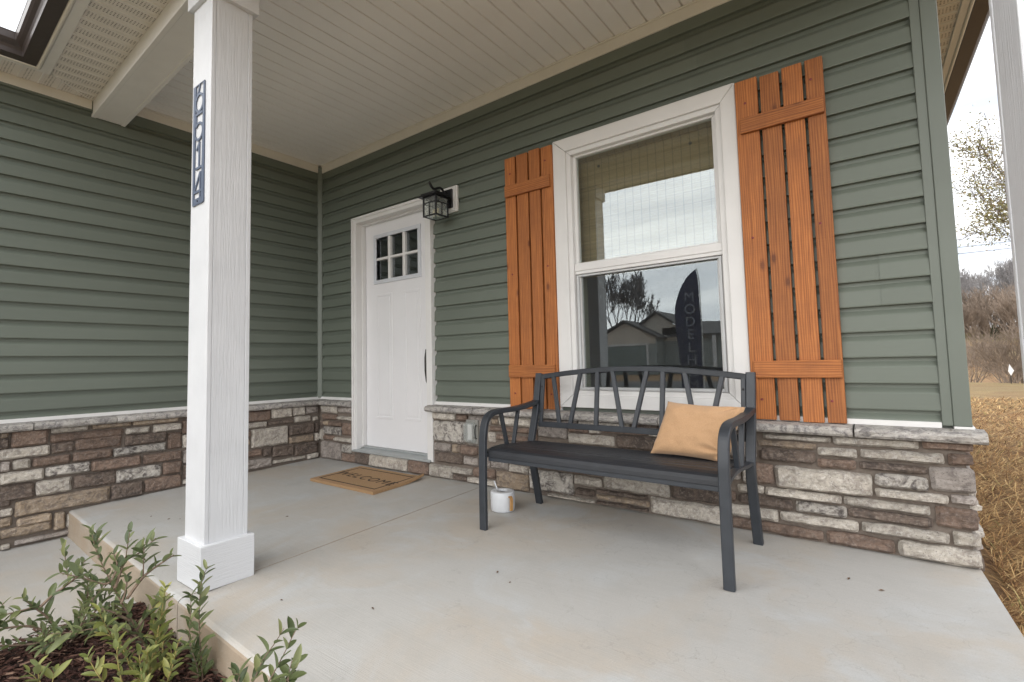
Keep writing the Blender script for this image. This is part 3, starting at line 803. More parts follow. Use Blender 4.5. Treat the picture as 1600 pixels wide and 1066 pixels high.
def stone_mesh(w, h, d, seed, proud, base):
    rnd = random.Random(seed)
    nx = max(5, min(22, int(w / 0.015))); nz = max(4, min(10, int(h / 0.011)))
    vs, fs = [], []
    ox, oz = rnd.uniform(0, 50), rnd.uniform(0, 50)
    def nz_(x, z, s, o=0): return mnoise.noise(Vector((x * s + ox, z * s + oz, seed * 0.13 + o)))
    cr = min(0.010, h * 0.2, w * .2)
    tilt = rnd.uniform(-0.006, 0.006)
    for j in range(nz + 1):
        for i in range(nx + 1):
            u, v = i / nx, j / nz
            x = (u - 0.5) * w; z = (v - 0.5) * h
            # wavy outline with clipped corners
            ex = min(u, 1 - u) * w; ez = min(v, 1 - v) * h
            wob = 0.0062
            if ez < h * 0.3: z += wob * nz_(x, 0.0 if v < .5 else 9.0, 14, 3) * (1 - ez / (h * 0.3))
            if ex < w * 0.2: x += wob * nz_(0 if u < .5 else 9, z, 18, 7) * (1 - ex / (w * 0.2))
            corner = max(0, 1 - math.hypot(ex, ez) / cr) if ex < cr and ez < cr else 0
            x *= 1 - 0.10 * corner * cr / max(w * .5, 1e-3) * 3; z *= 1 - 0.35 * corner * cr / max(h * .5, 1e-3)
            e = min(ex, ez)
            r = min(1.0, e / 0.0055)
            dep = proud * (0.42 + 0.58 * math.sqrt(max(0, 1 - (1 - r) ** 2)))
            rid = abs(nz_(x * .8, z * 2.2, 16, 5))
            dep += (0.0055 * nz_(x, z * 1.8, 11) + 0.0075 * (0.25 - rid) + 0.0040 * nz_(x, z * 1.6, 40, 2)) * (0.25 + 0.75 * r) + tilt * (v - .5)
            vs.append((x, -(base + dep), z))
    for j in range(nz):
        for i in range(nx):
            a = j * (nx + 1) + i
            fs.append((a, a + 1, a + nx + 2, a + nx + 1))
    ring = [i for i in range(nx + 1)] + [(j) * (nx + 1) + nx for j in range(1, nz + 1)] + [nz * (nx + 1) + i for i in range(nx - 1, -1, -1)] + [j * (nx + 1) for j in range(nz - 1, 0, -1)]
    b0 = len(vs)
    for r_ in ring: vs.append((vs[r_][0], -(base - 0.012), vs[r_][2]))
    n = len(ring)
    for k in range(n): fs.append((ring[k], b0 + k, b0 + (k + 1) % n, ring[(k + 1) % n]))
    m = bpy.data.meshes.new('stone'); m.from_pydata(vs, [], fs); m.update()
    return m
MORT = 0.046
def stones(parent, data, place, rot, clip=None, seed0=0):
    for idx, s in enumerate(data.split(';')):
        a0, zt, a1, zb, tone = s.split()
        a0, zt, a1, zb = float(a0), float(zt), float(a1), float(zb)
        if clip:
            r = clip(a0, zt, a1, zb)
            if r is None: continue
            a0, zt, a1, zb = r
        if zt - zb < 0.014 or a1 - a0 < 0.02: continue
        rnd = random.Random(idx + seed0)
        proud = rnd.uniform(0.022, 0.036) + (0.006 if tone in 'LW' else 0)
        me = stone_mesh(a1 - a0, zt - zb, 0.03, idx + seed0, proud, MORT)
        me.materials.append(STONE[tone])
        o = bpy.data.objects.new('stone', me); COL.objects.link(o)
        o.location = place((a0 + a1) / 2, (zt + zb) / 2); o.rotation_euler.z = rot; o.parent = parent
def mortar(boxes):
    mb = MB()
    for b in boxes: mb.box(*b)
    return mb.build('stone_veneer', M_MORTAR, house)
def clipF(a0, zt, a1, zb):
    if zt > 0.12:
        if a0 < 0.545 < a1: a1 = 0.540
        if a0 < 1.55 and a1 > 1.6: a0 = max(a0, 1.552)
    if a1 > 0.60 and a0 < 1.46 and zt > 0.103: zt = 0.100
    a1 = min(a1, 4.538)
    return a0, zt, a1, zb
vF = mortar([(0.0, 0.546, -MORT, 0.0, -0.15, 0.4975), (0.546, 1.544, -MORT + .001, -0.001, -0.15, 0.104), (1.544, 4.508, -MORT, 0.0, -0.15, 0.4975)])
stones(vF, FRONT_STONES, lambda a, z: (a, 0, z), 0.0, clipF, 100)
vL = mortar([(0.0, MORT - 0.0004, -4.8, -MORT - 0.0004, -0.32, 0.4972)])
stones(vL, LEFT_STONES, lambda a, z: (0, a, z), R(90), None, 500)
# courses further along the left wall (outside the picture) and round the right hand end
def random_courses(a0, a1, z0, z1, seed):
    rnd = random.Random(seed); out = []
    z = z0
    while z < z1 - 0.03:
        h = min(rnd.choice([0.045, 0.06, 0.075, 0.09]), z1 - z)
        a = a0
        while a < a1 - 0.04:
            w = min(rnd.uniform(0.13, 0.34), a1 - a)
            out.append('%.3f %.3f %.3f %.3f %s' % (a + .006, z + h - .006, a + w - .006, z + .006, rnd.choice('LLWGDDBBT')))
            a += w
        z += h
    return ';'.join(out)
stones(vL, random_courses(-4.8, -3.21, -0.22, 0.495, 5), lambda a, z: (0, a, z), R(90), None, 900)
vR = mortar([(4.47, 4.5076, 0.0004, 6.0, -0.32, 0.497)])
stones(vR, random_courses(-0.030, 2.6, -0.14, 0.495, 8), lambda a, z: (4.458, a, z), R(90), None, 1300)
# ledge (cap) stones
def cap_stone(parent, fn, a0, a1, seed, zb=0.490, zt=0.5395, out=0.118, e0=False, e1=False):
    rnd = random.Random(seed)
    n = max(4, int((a1 - a0) / 0.045))
    prof = [(0.0, 0.0), (0.085, 0.0), (0.108, 0.004), (out, 0.014), (out + .002, 0.030), (out - 0.008, 0.042), (0.070, 0.0485), (0.0, 0.0515)]
    vs, fs = [], []
    m = len(prof)
    for i in range(n + 1):
        a = a0 + (a1 - a0) * i / n
        for k, (o, z) in enumerate(prof):
            j = 0.0045 if 1 < k < 6 else 0.0015
            if k in (0, 7): j = 0
            d = mnoise.noise(Vector((a * 13, k * 3.1, seed))) * j * 1.5
            oo = o + d - (0.004 if (i in (0, n) and 1 < k < 6) else 0)
            vs.append(fn(a, oo, zb + z + 0.3 * d))
    for i in range(n):
        for k in range(m - 1):
            q = i * m + k
            fs.append((q, q + 1, q + m + 1, q + m))
    fs.append(tuple(range(m))); fs.append(tuple(range(n * m, n * m + m))[::-1])
    me = MB(); me.add(vs, fs)
    return me.build('ledge_stone', M_CAP, parent, origin=fn((a0 + a1) / 2, 0, zb))
for i, (a, b) in enumerate([(0.125, 0.262), (0.268, 0.542), (1.510, 1.981), (1.987, 2.560), (2.566, 3.288), (3.294, 4.147), (4.154, 4.572)]):
    cap_stone(vF, fF, a, b, i)
for i, (a, b) in enumerate([(-4.8, -4.2), (-4.194, -3.4), (-3.394, -2.75), (-2.744, -2.122), (-2.116, -1.686), (-1.680, -1.05), (-1.044, -0.466), (-0.460, -0.005)]):
    cap_stone(vL, fL, a, b, 20 + i)
for i, (a, b) in enumerate([(-0.08, 0.6), (0.606, 1.3), (1.306, 2.0), (2.006, 2.7)]):
    cap_stone(vR, lambda a, o, z: (4.470 + o, a, z), a, b, 40 + i, out=0.098)

# ------------------------------------------------------------------ porch ceiling, trim, beam, eaves
CEIL = 2.815
def beam_y(x): return -1.852 - 0.030 * x
ceiling = empty('porch_ceiling', (0, 0, 0), house)
xs = 0.002
i = 0
while xs < 4.70:
    w = 0.1
    x1 = min(xs + w, 4.70)
    g = 0.0055; dp = 0.013
    seam = (i % 3 == 0)
    yb, yf = -0.001, beam_y(xs) + 0.12
    pr = [(xs + (0.0034 if seam else 0.0006), CEIL + dp), (xs + g, CEIL), (x1 - g, CEIL), (x1 - 0.0006, CEIL + dp)]
    m = MB()
    N = 2
    vs = [(x, yb, z) for x, z in pr] + [(x, yf, z) for x, z in pr]
    vs += [(xs + .0006, yb, CEIL + 0.02), (x1 - .0006, yb, CEIL + .02), (xs + .0006, yf, CEIL + .02), (x1 - .0006, yf, CEIL + .02)]
    m.add(vs, [(0, 4, 5, 1), (1, 5, 6, 2), (2, 6, 7, 3), (0, 8, 10, 4), (3, 7, 11, 9), (8, 9, 11, 10), (0, 1, 2, 3, 9, 8), (4, 10, 11, 7, 6, 5)])
    m.build('ceiling_plank', M_CEIL, ceiling, origin=(xs, 0, CEIL))
    xs += w; i += 1
mb = MB(); mb.box(-0.1, 4.75, -2.0, 0.0, CEIL + 0.022, CEIL + 0.05); mb.build('ceiling_deck', M_MORTAR, ceiling)
# receiver trim where the ceiling meets the walls
mb = MB()
mb.box(0.0515, 4.447, -0.028, -0.0005, 2.737, CEIL + 0.004); mb.box(0.0515, 4.447, -0.038, -0.0285, 2.803, CEIL - 0.001)
mb.build('ceiling_trim', M_TRIMCREAM, house, bevel=0.002)
mb = MB()
mb.box(0.0005, 0.028, beam_y(0) + .191, -0.0515, 2.742, CEIL + 0.004); mb.box(0.0285, 0.038, beam_y(0) + .191, -0.0515, 2.803, CEIL - 0.001)
mb.build('ceiling_trim', M_TRIMCREAM, house, bevel=0.002)
# dark weep dots where plank grooves end at the trim
# front beam and end beam
BZ = 2.633
def beam(name, poly, z0, z1, lip=True):
    mb = MB()
    n = len(poly)
    mb.add([(x, y, z0) for x, y in poly] + [(x, y, z1) for x, y in poly], [tuple(range(n))[::-1], tuple(range(n, 2 * n))] + [(k, (k + 1) % n, n + (k + 1) % n, n + k) for k in range(n)])
    return mb.build(name, M_BEAM, house, bevel=0.004)
xe = 4.655
bm = beam('porch_beam', [(0.015, beam_y(0)), (xe, beam_y(xe)), (xe, beam_y(xe) + .19), (0.015, beam_y(0) + .19)], BZ, 2.90)
mb = MB()
for s, d in ((0, -0.006), (0.165, 0.196)):
    y0 = lambda x: beam_y(x) + s + (d if s == 0 else 0)
    mb.add([(0.014, beam_y(0) + (-.006 if s == 0 else .168), BZ - .004), (xe, beam_y(xe) + (-.006 if s == 0 else .168), BZ - .004),
            (xe, beam_y(xe) + (.022 if s == 0 else .196), BZ - .004), (0.014, beam_y(0) + (.022 if s == 0 else .196), BZ - .004),
            (0.014, beam_y(0) + (-.006 if s == 0 else .168), BZ + .018), (xe, beam_y(xe) + (-.006 if s == 0 else .168), BZ + .018),
            (xe, beam_y(xe) + (.022 if s == 0 else .196), BZ + .018), (0.014, beam_y(0) + (.022 if s == 0 else .196), BZ + .018)],
           [(3, 2, 1, 0), (4, 5, 6, 7), (0, 1, 5, 4), (1, 2, 6, 5), (2, 3, 7, 6), (3, 0, 4, 7)])
mb.build('corner_lip', M_BEAM, bm, bevel=0.003)
beam('end_beam', [(4.462, beam_y(4.46) + .19), (4.652, beam_y(4.65) + .19), (4.652, -.03), (4.462, -.03)], BZ + .002, 2.898)

def soffit_panel(parent, p, uvs):
    """p: 4 corners; perforation lanes run along the panel length, uv.x across it"""
    me = bpy.data.meshes.new('soffit_panel')
    me.from_pydata(p, [], [(0, 1, 2, 3)] if len(p) == 4 else [(0, 1, 2)])
    uv = me.uv_layers.new(name='UVMap')
    for k, u in enumerate(uvs): uv.data[k].uv = u
    return link('soffit_panel', me, M_SOFFIT, parent)
SZ = 2.747
def eave_y(x): return -2.120 - 0.033 * x
eave = empty('porch_soffit', (0, 0, 0), house)
x = 0.012
while x < 4.85:
    x1 = x + 0.1
    # shallow V between panels
    ya, yb_ = beam_y(x) + .004, eave_y(x)
    if x < 0.25:       # mitred against the side eave
        f = lambda xx: max(eave_y(0.22), min(beam_y(xx), beam_y(0) - (xx - 0.0) * 1.22))
        pts = [(x, beam_y(x), SZ), (x1, beam_y(x1), SZ), (x1, f(x1) if x1 < .22 else eave_y(x1), SZ), (x, f(x), SZ)]
    else:
        pts = [(x, beam_y(x), SZ), (x1, beam_y(x1), SZ), (x1, eave_y(x1) - .01, SZ), (x, eave_y(x) - .01, SZ)]
    soffit_panel(eave, pts, [(0, 0), (1, 0), (1, 1), (0, 1)])
    if x > 0.02:
        m = MB(); m.box(x - .004, x + .004, max(pts[2][1], pts[3][1]), beam_y(x) - .001, SZ - .004, SZ + .002); m.build('soffit_rib', M_BEAM, eave, bevel=.0015)
    x = x1
side_eave = empty('side_soffit', (0, 0, 0), house)
y = beam_y(0) - 0.0
k = 0
while y > -4.8:
    y1 = y - 0.1
    f = lambda yy: 0.225 if yy < beam_y(0) - .27 else max(0.012, (beam_y(0) - yy) / 1.22)
    pts = [(0.002, y, SZ + .0006), (f(y), y, SZ + .0006), (f(y1), y1, SZ + .0006), (0.002, y1, SZ + .0006)]
    soffit_panel(side_eave, pts, [(0, 0), (0, 1), (1, 1), (1, 0)])
    m = MB(); m.box(0.003, f(y1) - .001, y1 - .004, y1 + .004, SZ - .004, SZ + .002); m.build('soffit_rib', M_BEAM, side_eave, bevel=.0015)
    y = y1; k += 1
mb = MB(); mb.box(0.0005, 0.0275, -4.8, beam_y(0) - .0065, 2.682, SZ - .0005); mb.build('frieze_trim', M_TRIMCREAM, house, bevel=.002)
mb = MB()
mb.tube([(0.012, beam_y(0) - .001, SZ - .001), (0.224, beam_y(0) - .268, SZ - .001)], .003, 6); mb.build('mitre_seam', M_BEAM, house)
mb = MB(); mb.box(0.0, 4.75, -2.28, beam_y(4.6) - .02, SZ + .006, SZ + .012); mb.box(.0005, .262, -4.8, beam_y(0), SZ + .0065, SZ + .0125); mb.build('soffit_backing', M_BEAM, house)
# flat receiver band, bead and gutters
band = MB()
x0, x1 = 0.222, 4.86
band.hexa([(0.222, eave_y(.222), SZ - .012), (x1, eave_y(x1), SZ - .012), (x1, eave_y(x1) - .05, SZ - .012), (0.262, eave_y(.262) - .05, SZ - .012),
           (0.222, eave_y(.222), SZ + .01), (x1, eave_y(x1), SZ + .01), (x1, eave_y(x1) - .05, SZ + .01), (0.262, eave_y(.262) - .05, SZ + .01)])
band.hexa([(0.222, eave_y(.222), SZ - .011), (0.262, eave_y(.262) - .05, SZ - .011), (0.262, -4.8, SZ - .011), (0.222, -4.8, SZ - .011),
           (0.222, eave_y(.222), SZ + .009), (0.262, eave_y(.262) - .05, SZ + .009), (0.262, -4.8, SZ + .009), (0.222, -4.8, SZ + .009)])
band.build('soffit_receiver', M_BEAM, house, bevel=.002)
bead = MB()
bead.tube([(0.276, -4.8, SZ - .012), (0.276, eave_y(.276) - .062, SZ - .012), (x1, eave_y(x1) - .062, SZ - .012)], .013, 10)
bead.build('fascia_bead', M_TRIMCREAM, house, smooth=True)
# K-style gutter profile: u = outward, v = up
GP = [(0.0, 0.0), (0.068, 0.0), (0.070, 0.030), (0.078, 0.046), (0.096, 0.060), (0.112, 0.074), (0.114, 0.105), (0.104, 0.106), (0.104, 0.112), (0.116, 0.112), (0.120, 0.10), (0.122, 0.066)]
GP = [(0.0, 0.0), (0.072, 0.0), (0.0745, 0.028), (0.082, 0.044), (0.100, 0.056), (0.112, 0.068), (0.115, 0.104), (0.118, 0.112), (0.108, 0.115), (0.104, 0.108), (0.100, 0.070), (0.070, 0.046), (0.064, 0.006), (0.0, 0.006)]
def gutter(path, outw, name='gutter'):
    """path points at the inner bottom edge, outw the mitred outward vectors"""
    mb = MB(); n = len(GP)
    vs = []
    for p, o in zip(path, outw):
        for u, v in GP: vs.append((p[0] + o[0] * u, p[1] + o[1] * u, p[2] + v))
    fs = []
    for i in range(len(path) - 1):
        for k in range(n):
            fs.append((i * n + k, i * n + (k + 1) % n, (i + 1) * n + (k + 1) % n, (i + 1) * n + k))
    mb.add(vs, fs)
    return mb.build(name, M_BROWNMETAL, house, bevel=.0015)
GZ = 2.728
gutter([(0.290, -4.8, GZ), (0.290, eave_y(.29) - .076, GZ), (4.86, eave_y(4.86) - .076, GZ)], [(1, 0), (1, -1), (0, -1)])
mb = MB()
mb.box(0.262, 0.2885, -4.8, eave_y(.28) - .1, GZ + .02, GZ + .16)
mb.hexa([(0.27, eave_y(.27) - .05, GZ + .02), (4.86, eave_y(4.86) - .05, GZ + .02), (4.86, eave_y(4.86) - .074, GZ + .02), (.289, eave_y(.29) - .074, GZ + .02),
         (0.27, eave_y(.27) - .05, GZ + .16), (4.86, eave_y(4.86) - .05, GZ + .16), (4.86, eave_y(4.86) - .074, GZ + .16), (.289, eave_y(.29) - .074, GZ + .16)])
mb.build('fascia_board', M_BROWNMETAL, house)
# eave along the right-hand end of the house
def ex(y): return 4.775 - 0.037 * y
end_eave = empty('end_soffit', (0, 0, 0), house)
y = -0.6
while y < 6.0:
    soffit_panel(end_eave, [(XR + .026, y, SZ), (ex(y) - .035, y, SZ), (ex(y + .1) - .035, y + .1, SZ), (XR + .026, y + .1, SZ)], [(0, 0), (0, 1), (1, 1), (1, 0)])
    m = MB(); m.box(XR + .027, ex(y) - .04, y - .004, y + .004, SZ - .004, SZ + .002); m.build('soffit_rib', M_BEAM, end_eave, bevel=.0015)
    y += 0.1
mb = MB()
mb.hexa([(ex(-.6) - .035, -.6, SZ - .012), (ex(-.6), -.6, SZ - .012), (ex(6.), 6., SZ - .012), (ex(6.) - .035, 6., SZ - .012),
         (ex(-.6) - .035, -.6, SZ + .01), (ex(-.6), -.6, SZ + .01), (ex(6.), 6., SZ + .01), (ex(6.) - .035, 6., SZ + .01)])
mb.build('end_receiver', M_BEAM, house, bevel=.002)
mb = MB(); mb.tube([(ex(-.6) + .010, -.6, SZ - .010), (ex(6.) + .010, 6., SZ - .010)], .010, 8); mb.build('fascia_bead', M_TRIMCREAM, house, smooth=True)
gutter([(ex(-2.2) + .022, -2.2, GZ + .004), (ex(6.) + .022, 6.0, GZ + .004)], [(1, 0), (1, 0)])
# roof planes above everything
mb = MB()
RZ = 2.86
mb.add([(0.25, -2.26, RZ), (4.92, -2.42, RZ), (4.72, 6.2, RZ), (1.9, 2.4, 4.35), (-3.5, 2.4, 4.35), (-7.4, 6.2, RZ), (-3.5, -1.0, 4.35), (0.25, -4.9, RZ), (-7.4, -4.9, RZ)],
       [(0, 1, 3), (1, 2, 3), (2, 5, 4, 3), (0, 3, 4, 6), (0, 6, 7), (6, 8, 7), (4, 5, 8, 6)])
mb.build('roof', M_SHINGLE, house)

# ------------------------------------------------------------------ porch posts
def post(x0, x1, y0, y1, zg, top):
    p = MB(); p.box(x0 + .012, x1 - .012, y0 + .012, y1 - .012, zg, top)
    root = p.build('porch_post', M_POST, house)
    t = .019; zb, zt = zg + .004, top
    def bd(a0, a1, b0, b1):
        m = MB(); m.box(a0, a1, b0, b1, zb, zt); m.build('post_board', M_POST, root, bevel=.0022, origin=((a0 + a1) / 2, (b0 + b1) / 2, 1))
    bd(x0, x1, y0, y0 + t); bd(x0, x1, y1 - t, y1)
    bd(x0 + .0012, x0 + t, y0 + t + .0006, y1 - t - .0006); bd(x1 - t, x1 - .0012, y0 + t + .0006, y1 - t - .0006)
    e = .021
    m = MB(); m.box(x0 - e, x1 + e, y0 - e, y1 + e, zg + .003, zg + .184); m.build('base_block', M_POSTH, root, bevel=.003, origin=((x0 + x1) / 2, y0, zg))
    m = MB(); m.box(x0 - e, x1 + e, y0 - e, y1 + e, 2.498, top + .0015); m.build('cap_block', M_POSTH, root, bevel=.003, origin=((x0 + x1) / 2, y0, top))
    return root
post(1.868, 2.055, -1.923, -1.741, -0.0535, BZ - 0.005)
post(4.450, 4.637, -1.923, -1.741, -0.0535, BZ - 0.005)

# ------------------------------------------------------------------ front door
door = empty('front_door', (0, 0, 0), house)
DX0, DX1, DZ0, DZ1 = 0.604, 1.471, 0.142, 2.128
DY = 0.062
m = MB()
# slab built round the lite opening and around raised panels
LX0, LX1, LZ0, LZ1 = 0.762, 1.290, 1.604, 1.980
for b in ((DX0, LX0, DZ0, DZ1), (LX1, DX1, DZ0, DZ1), (LX0, LX1, LZ1, DZ1), (LX0, LX1, DZ0, LZ0)):
    m.box(b[0], b[1], DY, DY + .044, b[2], b[3])
m.build('door_leaf', M_DOOR, door)
for (a0, a1) in ((0.752, 0.962), (1.112, 1.308)):
    z0, z1 = 0.388, 1.478
    fm = MB()
    for (b0, b1, c0, c1) in ((a0, a1, z1 - .022, z1), (a0, a1, z0, z0 + .022), (a0, a0 + .022, z0 + .022, z1 - .022), (a1 - .022, a1, z0 + .022, z1 - .022)):
        fm.box(b0, b1, DY - .005, DY + .001, c0, c1)
    fm.box(a0 + .034, a1 - .034, DY - .0045, DY + .001, z0 + .034, z1 - .034)
    fm.build('raised_panel', M_DOOR, door, bevel=.0042, seg=3)
fm = MB()
o = .034
for (b0, b1, c0, c1) in ((LX0 - o, LX1 + o, LZ1, LZ1 + o), (LX0 - o, LX1 + o, LZ0 - o, LZ0), (LX0 - o, LX0, LZ0, LZ1), (LX1, LX1 + o, LZ0, LZ1)):
    fm.box(b0, b1, DY - .012, DY + .03, c0, c1)
fm.build('lite_frame', M_LITE, door, bevel=.004)
pw = (LX1 - LX0 - 2 * .032) / 3
ph = (LZ1 - LZ0 - .022) / 2
for c in range(2):
    a = LX0 + (c + 1) * pw + c * .032
    m = MB(); m.box(a, a + .032, DY - .008, DY + .03, LZ0, LZ1); m.build('glazing_bar', M_WHITE, door, bevel=.004)
m = MB(); m.box(LX0, LX1, DY - .0065, DY + .03, LZ0 + ph, LZ0 + ph + .022); m.build('glazing_bar', M_WHITE, door, bevel=.004)
for r in range(2):
    for c in range(3):
        a = LX0 + c * (pw + .032); z = LZ0 + r * (ph + .022)
        m = MB(); m.box(a, a + pw, DY + .018, DY + .022, z, z + ph); m.build('glass_pane', M_DOORGLASS, door)
# lockset
hx = 1.412
m = MB(); m.box(hx - .026, hx + .026, DY - .009, DY - .0005, 1.082, 1.146); m.box(hx - .012, hx + .012, DY - .018, DY - .0095, 1.10, 1.128)
m.build('deadbolt', M_NICKEL, door, bevel=.003)
m = MB()
m.box(hx - .02, hx + .02, DY - .008, DY - .0005, 0.965, 1.050)
m.box(hx - .016, hx + .016, DY - .008, DY - .0006, 0.660, 0.720)
m.tube([(hx, DY - .006, 0.985), (hx, DY - .045, 0.965), (hx, DY - .056, 0.90), (hx, DY - .056, 0.80), (hx, DY - .045, 0.72), (hx, DY - .02, 0.675), (hx, DY - .006, 0.665)], 0.009, 10)
m.box(hx - .008, hx + .008, DY - .04, DY - .006, 1.0, 1.006)
m.build('door_handle', M_NICKEL, door, bevel=.002, smooth=False)
# casing (brickmould), jamb, stop and threshold
m = MB()
CX0, CX1, CZ = 0.546, 1.544, 2.182
m.box(CX0, 0.603, -.046, .004, 0.106, 2.129); m.box(1.472, CX1, -.046, .004, 0.106, 2.129); m.box(CX0, CX1, -.0455, .004, 2.129, CZ)
m.box(CX0 + .0004, CX0 + .022, -.058, -.0462, 0.107, CZ - .001); m.box(CX1 - .022, CX1 - .0004, -.058, -.0462, 0.107, CZ - .001); m.box(CX0 + .022, CX1 - .022, -.0575, -.0458, CZ - .022, CZ - .001)
m.build('door_casing', M_WHITE, door, bevel=.003)
m = MB()
m.box(0.590, 0.6025, .004, .14, .13, 2.14); m.box(1.4725, 1.485, .004, .14, .13, 2.14); m.box(.6025, 1.4725, .004, .14, 2.1285, 2.1405)
m.box(.6026, .613, .018, .058, .143, 2.128); m.box(1.462, 1.4724, .018, .058, .143, 2.128); m.box(.613, 1.462, .018, .0575, 2.116, 2.1284)
m.build('door_jamb', M_WHITE, door, bevel=.0015)
m = MB()
m.hexa([(.575, -.072, .1055), (1.520, -.072, .1055), (1.520, .12, .1055), (.575, .12, .1055), (.575, -.072, .119), (1.520, -.072, .119), (1.520, .12, .135), (.575, .12, .135)])
m.box(.613, 1.462, .030, .060, .1275, .141)
m.build('threshold', M_SILL, door, bevel=.002)

# ------------------------------------------------------------------ window
win = empty('window', (0, 0, 0), house)
WX0, WX1, WZ0, WZ1 = 2.647, 3.743, 0.5645, 2.284
ix0, ix1, iz0, iz1 = 2.736, 3.668, 0.640, 2.199
def mitred(name, x0, x1, z0, z1, a0, a1, b0, b1, y0, y1, mat, bevel=.003):
    """four mitred boards between the outer and inner rectangle"""
    g = .0006
    quads = [((x0, z0), (x1, z0), (a1, b0), (a0, b0)), ((x0, z1), (a0, b1), (a1, b1), (x1, z1)),
             ((x0, z0), (a0, b0), (a0, b1), (x0, z1)), ((x1, z0), (x1, z1), (a1, b1), (a1, b0))]
    for q in quads:
        cx = sum(p[0] for p in q) / 4; cz = sum(p[1] for p in q) / 4
        q2 = []
        for (x, z) in q:
            d = math.hypot(x - cx, z - cz); q2.append((x - (x - cx) / d * g * 1.6, z - (z - cz) / d * g * 1.6))
        m = MB(); n = 4
        m.add([(x, y0, z) for x, z in q2] + [(x, y1, z) for x, z in q2], [(0, 1, 2, 3), (7, 6, 5, 4)] + [(k, 4 + k, 4 + (k + 1) % 4, (k + 1) % 4) for k in range(4)])
        m.build(name, mat, win, bevel=bevel)
mitred('casing_board', WX0, WX1, WZ0, WZ1, ix0, ix1, iz0, iz1, -.036, .003, M_WHITE)
mitred('frame_rail', ix0, ix1, iz0, iz1, ix0 + .030, ix1 - .030, iz0 + .028, iz1 - .030, -.020, .06, M_WHITE, .002)
fx0, fx1, fz0, fz1 = ix0 + .030, ix1 - .030, iz0 + .028, iz1 - .030
MEET0, MEET1 = 1.396, 1.470
mitred('upper_sash_rail', fx0, fx1, MEET0 + .01, fz1, fx0 + .022, fx1 - .026, MEET1, fz1 - .014, .010, .050, M_WHITE, .002)
m = MB(); m.box(fx0 + .0005, fx1 - .0005, -.004, .040, MEET0, MEET1 - .004); m.box(fx0 + .001, fx1 - .001, -.010, -.0045, MEET0 + .020, MEET1 - .010); m.build('meeting_rail', M_WHITE, win, bevel=.003)
mitred('lower_sash_rail', fx0, fx1, fz0, MEET0 - .0015, fx0 + .032, fx1 - .034, fz0 + .020, MEET0 - .014, .012, .045, M_WHITE, .002)
m = MB(); m.box(fx0 + .02, fx1 - .024, .028, .032, MEET1 - .002, fz1 - .012); m.build('glass_pane', M_GLASS, win)
m = MB(); m.box(fx0 + .03, fx1 - .032, .026, .030, fz0 + .018, MEET0 - .012); m.build('glass_pane', M_GLASS, win)
# insect screen with its thin frame
sx0, sx1, sz0, sz1 = fx0 + .010, fx1 - .010, fz0 + .006, MEET0 - .006
m = MB()
for b in ((sx0, sx0 + .014, sz0, sz1), (sx1 - .014, sx1, sz0, sz1), (sx0 + .014, sx1 - .014, sz0, sz0 + .014), (sx0 + .014, sx1 - .014, sz1 - .010, sz1)):
    m.box(b[0], b[1], -.003, .006, b[2], b[3])
scr = m.build('screen_frame', plain('screen_frame_grey', (0.52, 0.53, 0.54), .4), win, bevel=.0015)
m = MB(); m.add([(sx0 + .012, .002, sz0 + .012), (sx1 - .012, .002, sz0 + .012), (sx1 - .012, .002, sz1 - .008), (sx0 + .012, .002, sz1 - .008)], [(0, 1, 2, 3)])
m.build('insect_screen', M_SCREEN, win)
# window reveal and woven bamboo shade
m = MB()
for b in ((ix0 - .02, ix0 + .010, iz0, iz1), (ix1 - .010, ix1 + .02, iz0, iz1)): m.box(b[0], b[1], .061, .20, b[2], b[3])
m.box(ix0 + .010, ix1 - .010, .061, .20, iz1 - .01, iz1 + .02); m.box(ix0 + .010, ix1 - .010, .061, .20, iz0 - .02, iz0 + .01)
m.build('window_reveal', plain('reveal_reflection_olive', (0.40, 0.41, 0.30), .6), win)  # olive puts the darker reflected tint of the recess into the colour
m = MB()
n = 44
vs, fs = [], []
for i in range(n + 1):
    z = 1.385 + (iz1 - .015 - 1.385) * i / n
    yy = .115 + (.0015 if i % 2 else 0)
    vs += [(ix0 + .018, yy, z), (ix1 - .016, yy, z)]
for i in range(n): fs.append((2 * i, 2 * i + 1, 2 * i + 3, 2 * i + 2))
m.add(vs, fs)
m.box(ix0 + .014, ix1 - .014, .095, .13, iz1 - .05, iz1 - .012)
shade = m.build('bamboo_shade', M_BAMBOO, win)
for cx_, cz_ in ((2.90, 2.10), (3.47, 2.085)):
    m = MB(); m.lathe([(0.0, -.0), (.009, 0), (.009, .004), (0, .004)], (0, 0, 0), 16)
    ob = m.build('cord_eyelet', M_BLACK, win); ob.location = (cx_, .110, cz_); ob.rotation_euler.x = R(90)

